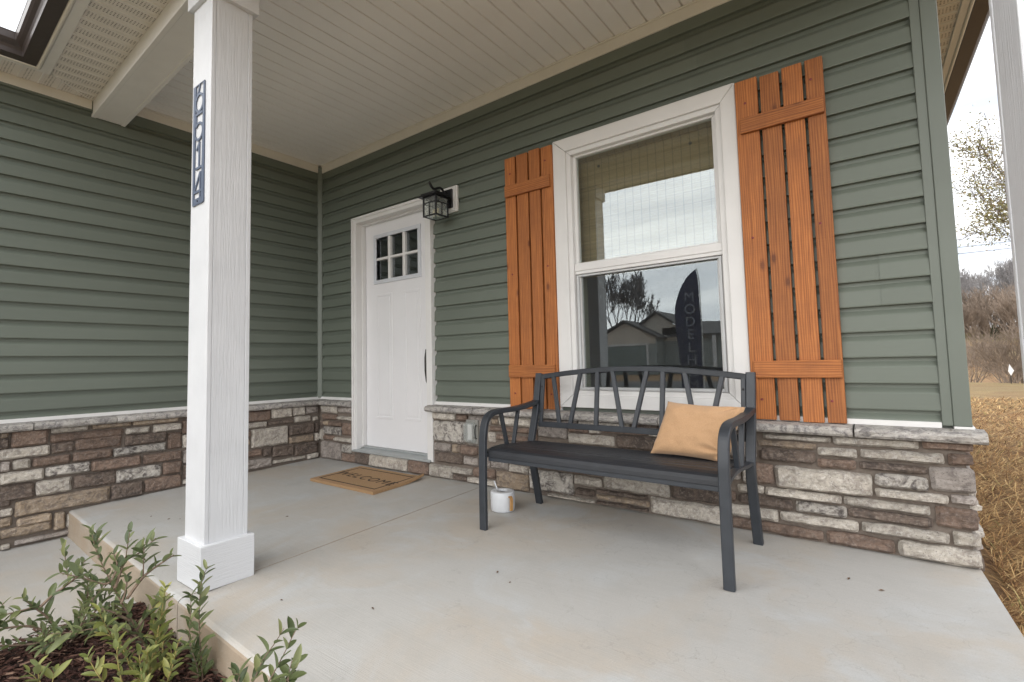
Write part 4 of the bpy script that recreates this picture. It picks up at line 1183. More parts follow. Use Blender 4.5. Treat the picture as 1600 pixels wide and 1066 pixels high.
# ------------------------------------------------------------------ shutters
def shutter(x0, x1, gaps, bx0, bx1, z0, z1, seed):
    sh = empty('shutter', (x0, 0, z0), house)
    rnd = random.Random(seed)
    ed = [x0] + gaps + [x1]
    for i in range(4):
        a = ed[i] + (.0065 if i else 0); b = ed[i + 1] - (.0065 if i < 3 else 0)
        d0, d1 = rnd.uniform(-.006, .004), rnd.uniform(-.003, .003)
        m = MB(); m.box(a, b, -.049 + rnd.uniform(-.001, .001), -.0235, z0 + d1, z1 + d0)
        ob = m.build('board', M_WOODV, sh, bevel=.0028, origin=((a + b) / 2, 0, z0))
        for zz in ((z0 + .07), (z0 + .25), (z1 - .13), (z1 - .24)):
            pass
    for (za, zb) in ((1.987, 2.067), (0.750, 0.832)):
        m = MB(); m.box(bx0, bx1, -.0695, -.0505, za, zb)
        ob = m.build('batten', M_WOODH, sh, bevel=.003, origin=((bx0 + bx1) / 2, 0, za))
    for xx, zz in ((x0 + .045, z0 + .10), (x1 - .05, z0 + .10), (x0 + .045, z1 - .12), (x1 - .05, z1 - .10), (x0 + .045, 1.45), (x1 - .05, 1.47)):
        m = MB(); m.lathe([(0, -.0006), (.0062, 0), (.0055, .0028), (0, .0042)], (0, 0, 0), 12)
        ob = m.build('screw_head', M_SCREW, sh); ob.location = (xx, -.0495, zz); ob.rotation_euler.x = R(90)
    return sh
M_SCREW = plain('red_brown_screw', (0.20, 0.03, 0.03), 0.5)
shutter(2.268, 2.645, [2.360, 2.462, 2.558], 2.276, 2.633, 0.5435, 2.272, 1)
shutter(3.7455, 4.126, [3.854, 3.951, 4.048], 3.766, 4.122, 0.5435, 2.268, 2)

# ------------------------------------------------------------------ bench
bench = empty('bench', (3.174, -0.46, -0.013), label='dark grey metal garden bench against the stone wall below the window', category='bench')
XL, XRB = 2.578, 3.772
def Y(x, y): return y - 0.016 * (x - XL) / 1.2
def smooth_path(pts, n=5):
    P = [Vector(p) for p in pts]
    out = []
    for i in range(len(P) - 1):
        p0, p1, p2, p3 = P[max(i - 1, 0)], P[i], P[i + 1], P[min(i + 2, len(P) - 1)]
        for k in range(n):
            t = k / n
            out.append(0.5 * ((2 * p1) + (-p0 + p2) * t + (2 * p0 - 5 * p1 + 4 * p2 - p3) * t * t + (-p0 + 3 * p1 - 3 * p2 + p3) * t ** 3))
    return out + [P[-1]]
for x in (XL, XRB):
    gz = lambda y: SLOPE * y + .0015
    fp = [(x, Y(x, a), b) for a, b in ((-.745, gz(-.745)), (-.744, .18), (-.740, .36), (-.735, .46), (-.712, .540), (-.660, .575), (-.58, .583), (-.46, .583), (-.34, .590), (-.205, .606))]
    m = MB(); m.tube(smooth_path(fp, 6), 0, squash=(.041, .026), up=(1, 0, 0)); m.build('front_leg_and_arm', M_BENCH, bench, smooth=False)
    rp = [(x, Y(x, a), b) for a, b in ((-.200, gz(-.2)), (-.235, .14), (-.268, .27), (-.274, .36), (-.255, .43), (-.215, .55), (-.188, .67), (-.163, .778))]
    m = MB(); m.tube(smooth_path(rp, 5), 0, squash=(.041, .028), up=(1, 0, 0)); m.build('back_leg', M_BENCH, bench)
    sp = [(x, Y(x, a), b) for a, b in ((-.728, .352), (-.69, .376), (-.60, .388), (-.50, .386), (-.38, .376), (-.275, .372))]
    m = MB(); m.tube(smooth_path(sp, 4), 0, squash=(.030, .016), up=(1, 0, 0)); m.build('seat_rail', M_BENCH, bench)
    for (y0, z0, y1, z1) in ((-.575, .576, -.522, .388), (-.405, .578, -.460, .384)):
        m = MB(); m.tube([(x, Y(x, y0), z0), (x, Y(x, y1), z1)], 0, squash=(.022, .018), up=(1, 0, 0)); m.build('arm_spindle', M_BENCH, bench)
# seat: rolled front slat, flat slats with gaps, lower front rail
def seat_z(y):
    k = (y + .72) / .45
    return .389 + .006 * math.sin(math.pi * min(1, k * 1.3)) - .020 * k
def slat(name, prof):
    m = MB(); n = 9
    vs, fs = [], []
    P = len(prof)
    for i in range(n + 1):
        x = XL + .017 + (XRB - XL - .034) * i / n
        for (y, z) in prof: vs.append((x, Y(x, y), z))
    for i in range(n):
        for k in range(P): fs.append((i * P + k, i * P + (k + 1) % P, (i + 1) * P + (k + 1) % P, (i + 1) * P + k))
    fs += [tuple(range(P))[::-1], tuple(range(n * P, n * P + P))]
    m.add(vs, fs)
    return m.build(name, M_BENCHSEAT, bench, bevel=.0025)
slat('seat_slat', [(-.722, .352), (-.720, .372), (-.712, .386), (-.698, .395), (-.670, .401), (-.632, .402), (-.606, .400), (-.606, .390), (-.640, .391), (-.690, .384), (-.708, .368), (-.710, .352)])
yy = -.595
while yy < -.30:
    slat('seat_slat', [(yy, seat_z(yy)), (yy + .048, seat_z(yy + .048)), (yy + .048, seat_z(yy + .048) + .011), (yy, seat_z(yy) + .011)])
    yy += .0585
m = MB(); m.hexa([(XL + .016, Y(XL, -.716), .331), (XRB - .016, Y(XRB, -.716), .331), (XRB - .016, Y(XRB, -.692), .331), (XL + .016, Y(XL, -.692), .331),
                  (XL + .016, Y(XL, -.716), .3515), (XRB - .016, Y(XRB, -.716), .3515), (XRB - .016, Y(XRB, -.692), .3515), (XL + .016, Y(XL, -.692), .3515)])
m.build('front_rail', M_BENCH, bench, bevel=.003)
# back panel: arched top rail, bottom rail, end stiles and fanned spindles
def by(z): return -.163 - (.778 - z) * .158
def top_z(x):
    k = (x - XL) / (XRB - XL); return .758 + .048 * math.sin(math.pi * k) ** 0.9
tp = [(XL + .020 + (XRB - XL - .04) * i / 28) for i in range(29)]
m = MB(); m.tube([(x, Y(x, by(top_z(x))), top_z(x) - .004) for x in tp], 0, squash=(.030, .026), up=(0, 0, 1)); m.build('top_rail', M_BENCH, bench)
m = MB(); m.tube([(x, Y(x, by(.474)), .474) for x in (XL + .02, (XL + XRB) / 2, XRB - .02)], 0, squash=(.032, .022), up=(0, 0, 1)); m.build('bottom_rail', M_BENCH, bench)
for x in (XL + .032, XRB - .032):
    m = MB(); m.tube([(x, Y(x, by(.474)), .474), (x, Y(x, by(.75)), .755)], 0, squash=(.022, .02), up=(1, 0, 0)); m.build('end_stile', M_BENCH, bench)
for (xt, xb) in ((2.682, 2.740), (2.866, 2.812), (2.975, 2.978), (3.066, 3.133), (3.268, 3.199), (3.353, 3.350), (3.463, 3.525), (3.646, 3.585)):
    zt = top_z(xt) - .008
    m = MB(); m.tube([(xb, Y(xb, by(.48)), .482), (xt, Y(xt, by(zt)), zt)], 0, squash=(.024, .020), up=(1, 0, 0)); m.build('back_spindle', M_BENCH, bench)

for x in (XL + .032, XRB - .032):
    for z in (.70, .55):
        m = MB(); m.lathe([(0, -.0005), (.0055, 0), (.0055, .003), (.003, .005), (0, .0055)], (0, 0, 0), 10)
        ob = m.build('bolt_head', M_BLACK, bench); ob.location = (x, Y(x, by(z)) - .0105, z); ob.rotation_euler.x = R(90)
# ------------------------------------------------------------------ throw pillow
def pillow_mesh(nu, nv, hw, hh, th, side):
    vs, fs = [], []
    for j in range(nv + 1):
        for i in range(nu + 1):
            u, v = -1 + 2 * i / nu, -1 + 2 * j / nv
            e = (1 - abs(u) ** 3.2) * (1 - abs(v) ** 3.2)
            b = max(0, e) ** 0.42
            pinch = 1 - 0.055 * (1 - abs(v) ** 2) * abs(u) ** 2
            pinch2 = 1 - 0.075 * (1 - abs(u) ** 2) * abs(v) ** 2
            wr = 0.006 * mnoise.noise(Vector((u * 2.6, v * 2.6, 3 * side))) * b
            crn = max(0, abs(u) + abs(v) - 1.25)
            wr += 0.006 * crn * math.sin((u - v) * 15)
            # soft creases running in from the lower right corner
            d = math.hypot(u - 0.95, v + 0.75)
            wr += -0.016 * math.exp(-(d / .55) ** 2) * math.sin(math.atan2(v + .75, u - .95) * 9)
            d2 = math.hypot(u - 0.9, v - 0.95)
            wr += -0.013 * math.exp(-(d2 / .42) ** 2) * math.sin(math.atan2(v - .95, u - .9) * 7 + 1)
            wr += 0.004 * mnoise.noise(Vector((u * 5 + 9, v * 5, 1)))
            vs.append((u * hw * pinch, side * (th * b + wr * b ** .5), v * hh * pinch2))
    for j in range(nv):
        for i in range(nu):
            a = j * (nu + 1) + i
            fs.append((a, a + 1, a + nu + 2, a + nu + 1) if side < 0 else (a, a + nu + 1, a + nu + 2, a + 1))
    return vs, fs
pil_m = Matrix(((0.985, 0.02, 0.23, 0), (-0.02, 0.925, 0.36, 0), (-0.04, -0.36, 0.905, 0), (0, 0, 0, 1)))
pil_c = Vector((3.566, -0.372, 0.513))
pillow = empty('throw_pillow', pil_c, label='tan linen lumbar pillow leaning at the right end of the bench', category='pillow')
for side, nm, mt in ((-1, 'front_cover', M_LINEN), (1, 'back_cover', M_PIPING)):
    v, f = pillow_mesh(44, 34, .178, .135, .058, side)
    m = MB(); m.add([pil_m @ Vector(p) + pil_c for p in v], f)
    m.build(nm, mt, pillow, smooth=True)

# ------------------------------------------------------------------ doormat
mat_root = empty('doormat', (1.17, -0.385, -0.011), label='brown coir welcome mat in front of the white door', category='doormat')
MX0, MX1, MY0, MY1 = 0.795, 1.535, -0.625, -0.150
def curl(x, y):
    k = max(0, (x - 1.455) / .08) * max(0, (y + .36) / .21)
    return 0.026 * min(1.4, k) ** 1.6
def mat_surf(x0, x1, y0, y1, dz, nx, ny, th):
    vs, fs = [], []
    for lay in (0, 1):
        for j in range(ny + 1):
            for i in range(nx + 1):
                x = x0 + (x1 - x0) * i / nx; y = y0 + (y1 - y0) * j / ny
                vs.append((x, y, SLOPE * y + dz - lay * th + curl(x, y)))
    N = (nx + 1) * (ny + 1)
    for j in range(ny):
        for i in range(nx):
            a = j * (nx + 1) + i
            fs.append((a, a + 1, a + nx + 2, a + nx + 1)); fs.append((N + a, N + a + nx + 1, N + a + nx + 2, N + a + 1))
    ring = [i for i in range(nx)] + [j * (nx + 1) + nx for j in range(ny)] + [ny * (nx + 1) + i for i in range(nx, 0, -1)] + [j * (nx + 1) for j in range(ny, 0, -1)]
    for k in range(len(ring)):
        a, b = ring[k], ring[(k + 1) % len(ring)]
        fs.append((a, N + a, N + b, b))
    m = MB(); m.add(vs, fs); return m
mat_surf(MX0, MX1, MY0, MY1, .0215, 60, 40, .020).build('coir_pad', M_COIR, mat_root)
e = .046; w = .012
for b in ((MX0 + e, MX1 - e, MY0 + e, MY0 + e + w), (MX0 + e, MX1 - e, MY1 - e - w, MY1 - e), (MX0 + e, MX0 + e + w, MY0 + e + w, MY1 - e - w), (MX1 - e - w, MX1 - e, MY0 + e + w, MY1 - e - w)):
    mat_surf(*b, .0226, 24, 24, .002).build('printed_border', M_MATINK, mat_root)
me = text_mesh('WELCOME', .125, .0006, spacing=1.22)
me.transform(Matrix.Translation((1.170, -0.405, .0228 + SLOPE * -.405)) @ Matrix.Rotation(R(-3), 4, 'Z'))
for v_ in me.vertices: v_.co.z = SLOPE * v_.co.y + .0226 + curl(v_.co.x, v_.co.y) + (.0008 if v_.co.z > .0228 + SLOPE * -.405 else 0)
link('printed_lettering', me, M_MATINK, mat_root)

# ------------------------------------------------------------------ small white watering can
CANC = Vector((2.467, -0.425, SLOPE * -.425 + .001))
can = empty('watering_can', CANC, label='small white watering can with wooden handle beside the bench leg', category='watering can')
m = MB()
r, h = .071, .112
m.lathe([(0, 0), (r - .006, 0), (r, .006), (r, h - .008), (r - .003, h - .002), (r - .008, h), (.031, h), (.029, h - .002), (.028, h - .012), (.034, h - .02)], CANC, 56)
m.build('can_body', M_CAN, can, smooth=True)
m = MB(); m.lathe([(0, h - .012), (.0275, h - .012)], CANC, 40); m.build('opening_shade_disc', M_CANSHADE, can)  # near-black disc stands in for the shade inside the can
hd = Vector((.944, -.327, 0)); tn = Vector((.327, .944, 0))
m = MB()
pts = [CANC + hd * (r - .002) + Vector((0, 0, .088)), CANC + hd * (r + .010) + Vector((0, 0, .090)), CANC + hd * (r + .016) + Vector((0, 0, .08)), CANC + hd * (r + .017) + Vector((0, 0, .05)), CANC + hd * (r + .014) + Vector((0, 0, .014))]
m.tube(smooth_path(pts, 4), 0, squash=(.019, .008), up=tuple(tn)); m.build('wooden_handle', M_CANWOOD, can)
m = MB()
a = CANC + Vector((-.046, .018, h - .012)); m.tube(smooth_path([a, a + Vector((-.012, .0, .02)), a + Vector((-.026, -.002, .055))], 4), .0042, 8); m.build('spout', M_CAN, can, smooth=True)

# ------------------------------------------------------------------ wall lantern
LC = (1.718, -.172)
lamp = empty('wall_lantern', (1.718, 0, 2.1), label='black glass paned wall lantern beside the front door', category='lantern')
m = MB(); m.box(1.640, 1.811, -.036, -.0152, 2.000, 2.201); m.box(1.650, 1.801, -.046, -.0365, 2.010, 2.191)
m.build('mounting_block', M_WHITE, lamp, bevel=.003)
m = MB(); m.box(1.660, 1.780, -.062, -.0465, 2.028, 2.172); m.tube([(1.72, -.062, 2.14), (1.72, -.085, 2.14)], .012, 10); m.build('back_plate', M_BLACK, lamp, bevel=.003)
bx0, bx1, by0, by1, bz0, bz1 = 1.650, 1.786, -.240, -.104, 1.936, 2.086
m = MB()
t = .0105
for x in (bx0, bx1 - t):
    for y in (by0, by1 - t): m.box(x, x + t, y, y + t, bz0, bz1)
for z in (bz0, bz1 - t):
    m.box(bx0 + t, bx1 - t, by0 + .0005, by0 + t, z + .0005, z + t); m.box(bx0 + t, bx1 - t, by1 - t, by1 - .0005, z + .0005, z + t)
    m.box(bx0 + .0005, bx0 + t, by0 + t, by1 - t, z + .0005, z + t); m.box(bx1 - t, bx1 - .0005, by0 + t, by1 - t, z + .0005, z + t)
m.build('cage_frame', M_BLACK, lamp, bevel=.001)
# muntins on each face: one cross bar high up and one upright
m = MB(); zc = 2.034; q = .007
m.box(bx0 + t, bx1 - t, by0 + .001, by0 + .006, zc, zc + q); m.box(bx0 + t, bx1 - t, by1 - .006, by1 - .001, zc, zc + q)
m.box(bx0 + .001, bx0 + .006, by0 + t, by1 - t, zc, zc + q); m.box(bx1 - .006, bx1 - .001, by0 + t, by1 - t, zc, zc + q)
m.box(1.711, 1.718, by0 + .0015, by0 + .0055, bz0 + t, zc); m.box(1.711, 1.718, by1 - .0055, by1 - .0015, bz0 + t, zc)
m.box(bx1 - .0055, bx1 - .0015, -.176, -.169, bz0 + t, zc); m.box(bx0 + .0015, bx0 + .0055, -.176, -.169, bz0 + t, zc)
m.build('muntin', M_BLACK, lamp)
for (a0, a1, b0, b1, c0, c1) in ((bx0 + .006, bx1 - .006, by0 + .0065, by0 + .008, bz0 + .006, bz1), (bx0 + .006, bx1 - .006, by1 - .008, by1 - .0065, bz0 + .006, bz1),
                                 (bx0 + .0065, bx0 + .008, by0 + .009, by1 - .009, bz0 + .006, bz1), (bx1 - .008, bx1 - .0065, by0 + .009, by1 - .009, bz0 + .006, bz1), (bx0 + .009, bx1 - .009, by0 + .009, by1 - .009, bz0 + .003, bz0 + .0045)):
    m = MB(); m.box(a0, a1, b0, b1, c0, c1); m.build('glass_pane', M_LAMPGLASS, lamp)
m = MB()
def pyr(x0, x1, y0, y1, z0, X0, X1, Y0, Y1, z1):
    m.hexa([(x0, y0, z0), (x1, y0, z0), (x1, y1, z0), (x0, y1, z0), (X0, Y0, z1), (X1, Y0, z1), (X1, Y1, z1), (X0, Y1, z1)])
m.box(bx0 - .036, bx1 + .020, by0 - .022, by1 + .020, 2.0865, 2.0905)
m.box(bx0 - .010, bx1 + .010, by0 - .010, by1 + .010, 2.091, 2.110)
pyr(bx0 - .004, bx1 + .004, by0 - .004, by1 + .004, 2.1105, 1.690, 1.746, -.2, -.144, 2.132)
m.tube([(1.718, -.172, 2.126), (1.718, -.172, 2.150)], .007, 8)
m.build('lamp_roof', M_BLACK, lamp, bevel=.0015)
m = MB()
m.tube(smooth_path([(1.722, -.236, 2.178), (1.719, -.214, 2.158), (1.718, -.188, 2.150), (1.718, -.150, 2.165), (1.718, -.118, 2.176), (1.718, -.088, 2.160), (1.718, -.070, 2.128), (1.718, -.062, 2.105)], 5), .0095, 8)
m.lathe([(0, -.006), (.007, -.002), (.010, .006), (.006, .016), (0, .02)], (1.722, -.238, 2.176), 10)
m.build('scroll_arm', M_BLACK, lamp, smooth=True)
for dx in (-.02, .022):
    m = MB(); m.lathe([(0, 0), (.010, 0), (.010, .058), (0, .058)], (1.718 + dx, -.172, bz0 + .008), 14); m.build('candle_sleeve', plain('cream_candle', (0.62, 0.55, 0.38), .5), lamp)
    m = MB(); m.lathe([(.006, 0), (.013, .012), (.014, .026), (.008, .044), (0, .056)], (1.718 + dx, -.172, bz0 + .067), 14); m.build('bulb', M_LAMPGLASS, lamp, smooth=True)

# ------------------------------------------------------------------ house number plaque
PX0, PX1, PZ0, PZ1 = 1.897, 2.003, 1.572, 2.128
PY = -1.9245
sign = empty('house_number_plaque', (1.936, PY, PZ0), label='slate blue vertical plaque reading 6514 on the white porch post', category='house number')
def ribbon(name, pts, w, closed=False, th=.0045):
    m = MB()
    P = [Vector((p[0], p[1])) for p in pts]
    n = len(P)
    L_, R_ = [], []
    for i in range(n):
        a = P[(i - 1) % n] if (closed or i > 0) else P[i]
        b = P[(i + 1) % n] if (closed or i < n - 1) else P[i]
        d = (b - a).normalized(); nn = Vector((-d.y, d.x))
        k = 1.0
        if 0 < i < n - 1 or closed:
            d1 = (P[i] - P[i - 1]).normalized(); c = max(.5, nn.dot(Vector((-d1.y, d1.x)))); k = 1 / c
        L_.append(P[i] + nn * w / 2 * k); R_.append(P[i] - nn * w / 2 * k)
    vs = [(p.x, PY - th, p.y) for p in L_] + [(p.x, PY - th, p.y) for p in R_] + [(p.x, PY, p.y) for p in L_] + [(p.x, PY, p.y) for p in R_]
    fs = []
    for i in range(n if closed else n - 1):
        j = (i + 1) % n
        fs += [(i, j, n + j, n + i), (2 * n + i, 3 * n + i, 3 * n + j, 2 * n + j), (i, 2 * n + i, 2 * n + j, j), (n + i, n + j, 3 * n + j, 3 * n + i)]
    if not closed: fs += [(0, n, 3 * n, 2 * n), (n - 1, 3 * n - 1, 4 * n - 1, 2 * n - 1)]
    m.add(vs, fs)
    return m.build(name, M_SIGN, sign)
cxp = (PX0 + PX1) / 2
bw = .0125
ribbon('plaque_frame', [(PX0 + bw / 2, PZ0 + bw / 2), (PX1 - bw / 2, PZ0 + bw / 2), (PX1 - bw / 2, PZ1 - bw / 2), (PX0 + bw / 2, PZ1 - bw / 2)], bw, True)
m = MB(); m.box(PX0 + .0005, PX1 - .0005, PY - .004, PY, PZ0 + .0005, PZ0 + .03); m.build('plaque_foot', M_SIGN, sign)
m = MB(); m.lathe([(0, -.0005), (.004, 0), (.004, .002), (0, .002)], (0, 0, 0), 12); ob = m.build('screw_head', M_BLACK, sign); ob.location = (cxp, PY - .004, PZ0 + .016); ob.rotation_euler.x = R(90)
def arc(cx, cz, rx, rz, a0, a1, n=22): return [(cx + rx * math.cos(R(a0 + (a1 - a0) * i / n)), cz + rz * math.sin(R(a0 + (a1 - a0) * i / n))) for i in range(n + 1)]
rw = .0105
rx = .039
# 6
ribbon('digit_six', arc(cxp, 2.037, rx, .040, 90, 449, 30)[:-1], rw, True, .0042)
ribbon('digit_six', [(cxp - rx * .86, 2.055), (cxp - .010, 2.092), (cxp + .002, 2.120)], rw, False, .0041)
# 5
ribbon('digit_five', [(cxp + .034, 1.987), (cxp - .030, 1.987), (cxp - .030, 1.936)], rw, False, .0041)
ribbon('digit_five', [(cxp - .032, 1.930)] + arc(cxp - .001, 1.905, rx, .038, 112, -150, 26), rw, False, .0042)
# 1
ribbon('digit_one', [(cxp + .006, 1.856), (cxp + .006, 1.741)], rw, False, .0042)
ribbon('digit_one', [(cxp - .022, 1.822), (cxp + .008, 1.852)], rw, False, .0041)
ribbon('digit_one', [(cxp - .026, 1.738), (cxp + .036, 1.738)], rw, False, .0043)
# 4
ribbon('digit_four', [(cxp + .020, 1.718), (cxp + .020, 1.592)], rw, False, .0042)
ribbon('digit_four', [(cxp + .018, 1.713), (cxp - .038, 1.636)], rw, False, .0041)
ribbon('digit_four', [(cxp - .046, 1.632), (cxp + .046, 1.632)], rw, False, .0043)

# ------------------------------------------------------------------ outdoor outlet with bubble cover
M_PLASTIC = NT('clear_grey_plastic')
M_PLASTIC.color((0.45, 0.47, 0.45)); M_PLASTIC.rough(0.16); M_PLASTIC.set(Alpha=0.42); M_PLASTIC = M_PLASTIC.m
outlet = empty('outlet_cover', (1.968, -.08, .28), label='clear plastic outdoor outlet cover on the stone wall', category='outlet')
m = MB(); m.box(1.905, 2.012, -.094, -.070, .284, .452); m.build('cover_base', plain('grey_plastic', (0.27, 0.265, 0.245), .4), outlet, bevel=.008, seg=3)
m = MB(); m.hexa([(1.910, -.0945, .290), (2.007, -.0945, .290), (2.007, -.0945, .446), (1.910, -.0945, .446), (1.924, -.150, .306), (1.993, -.150, .306), (1.993, -.150, .430), (1.924, -.150, .430)])
m.build('bubble_lid', M_PLASTIC, outlet, bevel=.016, seg=4)
m = MB(); m.tube(smooth_path([(2.009, -.100, .326), (2.022, -.128, .336), (2.022, -.132, .37), (2.022, -.130, .405), (2.009, -.100, .418)], 4), .004, 8); m.build('latch_handle', M_BLACK, outlet)
m = MB(); m.box(1.936, 1.976, -.112, -.0945, .312, .420); m.build('receptacle', M_WHITE, outlet, bevel=.003)

# ------------------------------------------------------------------ mulch bed
bed = MB()
bx = axis_pts([(1.53, 4.7, .16)]); byy = axis_pts([(-3.3, -1.94, .12)])
vs = []
for yv in byy:
    for xv in bx:
        x2 = xv if xv > 1.54 else 1.545 + 0.05 * (1 if yv < -2.1 else 0)
        vs.append((x2, yv, -.208 + .018 * mnoise.noise(Vector((xv * 3, yv * 3, 1)))))
n_ = len(bx)
bed.add(vs, [(j * n_ + i, j * n_ + i + 1, (j + 1) * n_ + i + 1, (j + 1) * n_ + i) for j in range(len(byy) - 1) for i in range(n_ - 1)])
bed.build('mulch_bed', M_SOIL, kind='structure', smooth=True)
rnd = random.Random(12)
chips = MB()
for k in range(9000):
    if k < 7000: x, y_ = 1.56 + rnd.random() ** 1.1 * 1.9, -1.97 - rnd.random() * .75
    else: x, y_ = rnd.uniform(1.6, 4.7), rnd.uniform(-3.3, -2.12)
    if y_ > edge_y(x) - .004 or (x < 1.62 and rnd.random() < .6): continue
    z = -.204 + .018 * mnoise.noise(Vector((x * 3, y_ * 3, 1))) + rnd.uniform(-.004, .022)
    l, w_, t_ = rnd.uniform(.012, .055), rnd.uniform(.003, .012), rnd.uniform(.001, .004)
    a, p = rnd.uniform(0, math.pi), rnd.uniform(-.35, .35)
    M_ = Matrix.Translation((x, y_, z)) @ Matrix.Rotation(a, 4, 'Z') @ Matrix.Rotation(p, 4, 'Y') @ Matrix.Rotation(rnd.uniform(-.6, .6), 4, 'X')
    c = [M_ @ Vector(q) for q in ((-l / 2, -w_ / 2, 0), (l / 2, -w_ * .35, 0), (l / 2 * .9, w_ / 2, 0), (-l / 2 * .8, w_ * .4, 0), (-l / 2.4, -w_ / 3, t_), (l / 2.4, -w_ * .2, t_), (l / 2.5, w_ / 3, t_), (-l / 2.5, w_ * .3, t_))]
    chips.add(c, [(4, 5, 6, 7), (0, 1, 5, 4), (1, 2, 6, 5), (2, 3, 7, 6), (3, 0, 4, 7)])
chips.build('mulch_chips', M_CHIPS, kind='stuff', label='shredded brown bark mulch covering the planting bed', category='mulch')

# ------------------------------------------------------------------ straw on the lawn beside the porch
rnd = random.Random(5)
straw = MB()
for k in range(110000):
    q = rnd.random()
    y_ = -2.0 + 14.5 * q ** 2.1
    x = (4.53 - .066 * y_ if y_ < 0 else 4.60) + rnd.random() ** 1.4 * (0.95 + 0.35 * max(0, y_ + 1.0))
    if y_ < 0 and x < 4.525 - 0.068 * y_: continue
    if y_ >= -.05 and x < XR + .10: continue
    z = terrain(x, y_) + .018 * mnoise.noise(Vector((x * 2.1, y_ * 2.1, 3))) + rnd.uniform(.006, .03)
    l = rnd.uniform(.04, .13) * (1 + .03 * max(0, y_)); wd = rnd.uniform(.0009, .0021) * (1 + .16 * max(0, y_))
    a = rnd.gauss(0.5, 1.1); p = abs(rnd.gauss(.10, .22))
    d = Vector((math.cos(a) * math.cos(p), math.sin(a) * math.cos(p), math.sin(p)))
    s = Vector((-math.sin(a), math.cos(a), 0)) * wd
    b = Vector((x, y_, z))
    mid = b + d * l * .55 + Vector((0, 0, l * .04)); tip = b + d * l
    straw.add([b - s, b + s, mid + s * .8, mid - s * .8, tip], [(0, 1, 2, 3), (3, 2, 4)])
straw.build('dormant_grass', M_STRAW, kind='stuff', label='dry straw coloured dormant grass beside the porch corner', category='grass')

# ------------------------------------------------------------------ shrubs at the front of the porch
def leaf_mesh(l, w, fold, bend):
    vs = []; fs = []
    n = 6
    for i in range(n + 1):
        t = i / n
        ww = w * 1.12 * (math.sin(math.pi * t) ** 0.58) * (1.0 - .10 * t)
        if i == 0: ww = w * .12
        if i == n: ww = .0
        x = l * t; zc = -bend * t * t
        vs += [(x, -ww / 2, zc + fold * ww), (x, 0, zc), (x, ww / 2, zc + fold * ww)]
    for i in range(n):
        a = i * 3
        fs += [(a, a + 3, a + 4, a + 1), (a + 1, a + 4, a + 5, a + 2)]
    m = bpy.data.meshes.new('leaf'); m.from_pydata(vs, [], fs); m.update()
    for p in m.polygons: p.use_smooth = True
    return m
LEAVES = {}
for key, mt in (('g', M_LEAF), ('y', M_LEAFY)):
    LEAVES[key] = []
    for (l, w, fo, be) in ((.052, .0175, .28, .006), (.042, .0165, .22, .004), (.058, .0165, .35, .012), (.034, .0145, .2, .003)):
        me = leaf_mesh(l, w, fo, be); me.materials.append(mt); LEAVES[key].append(me)
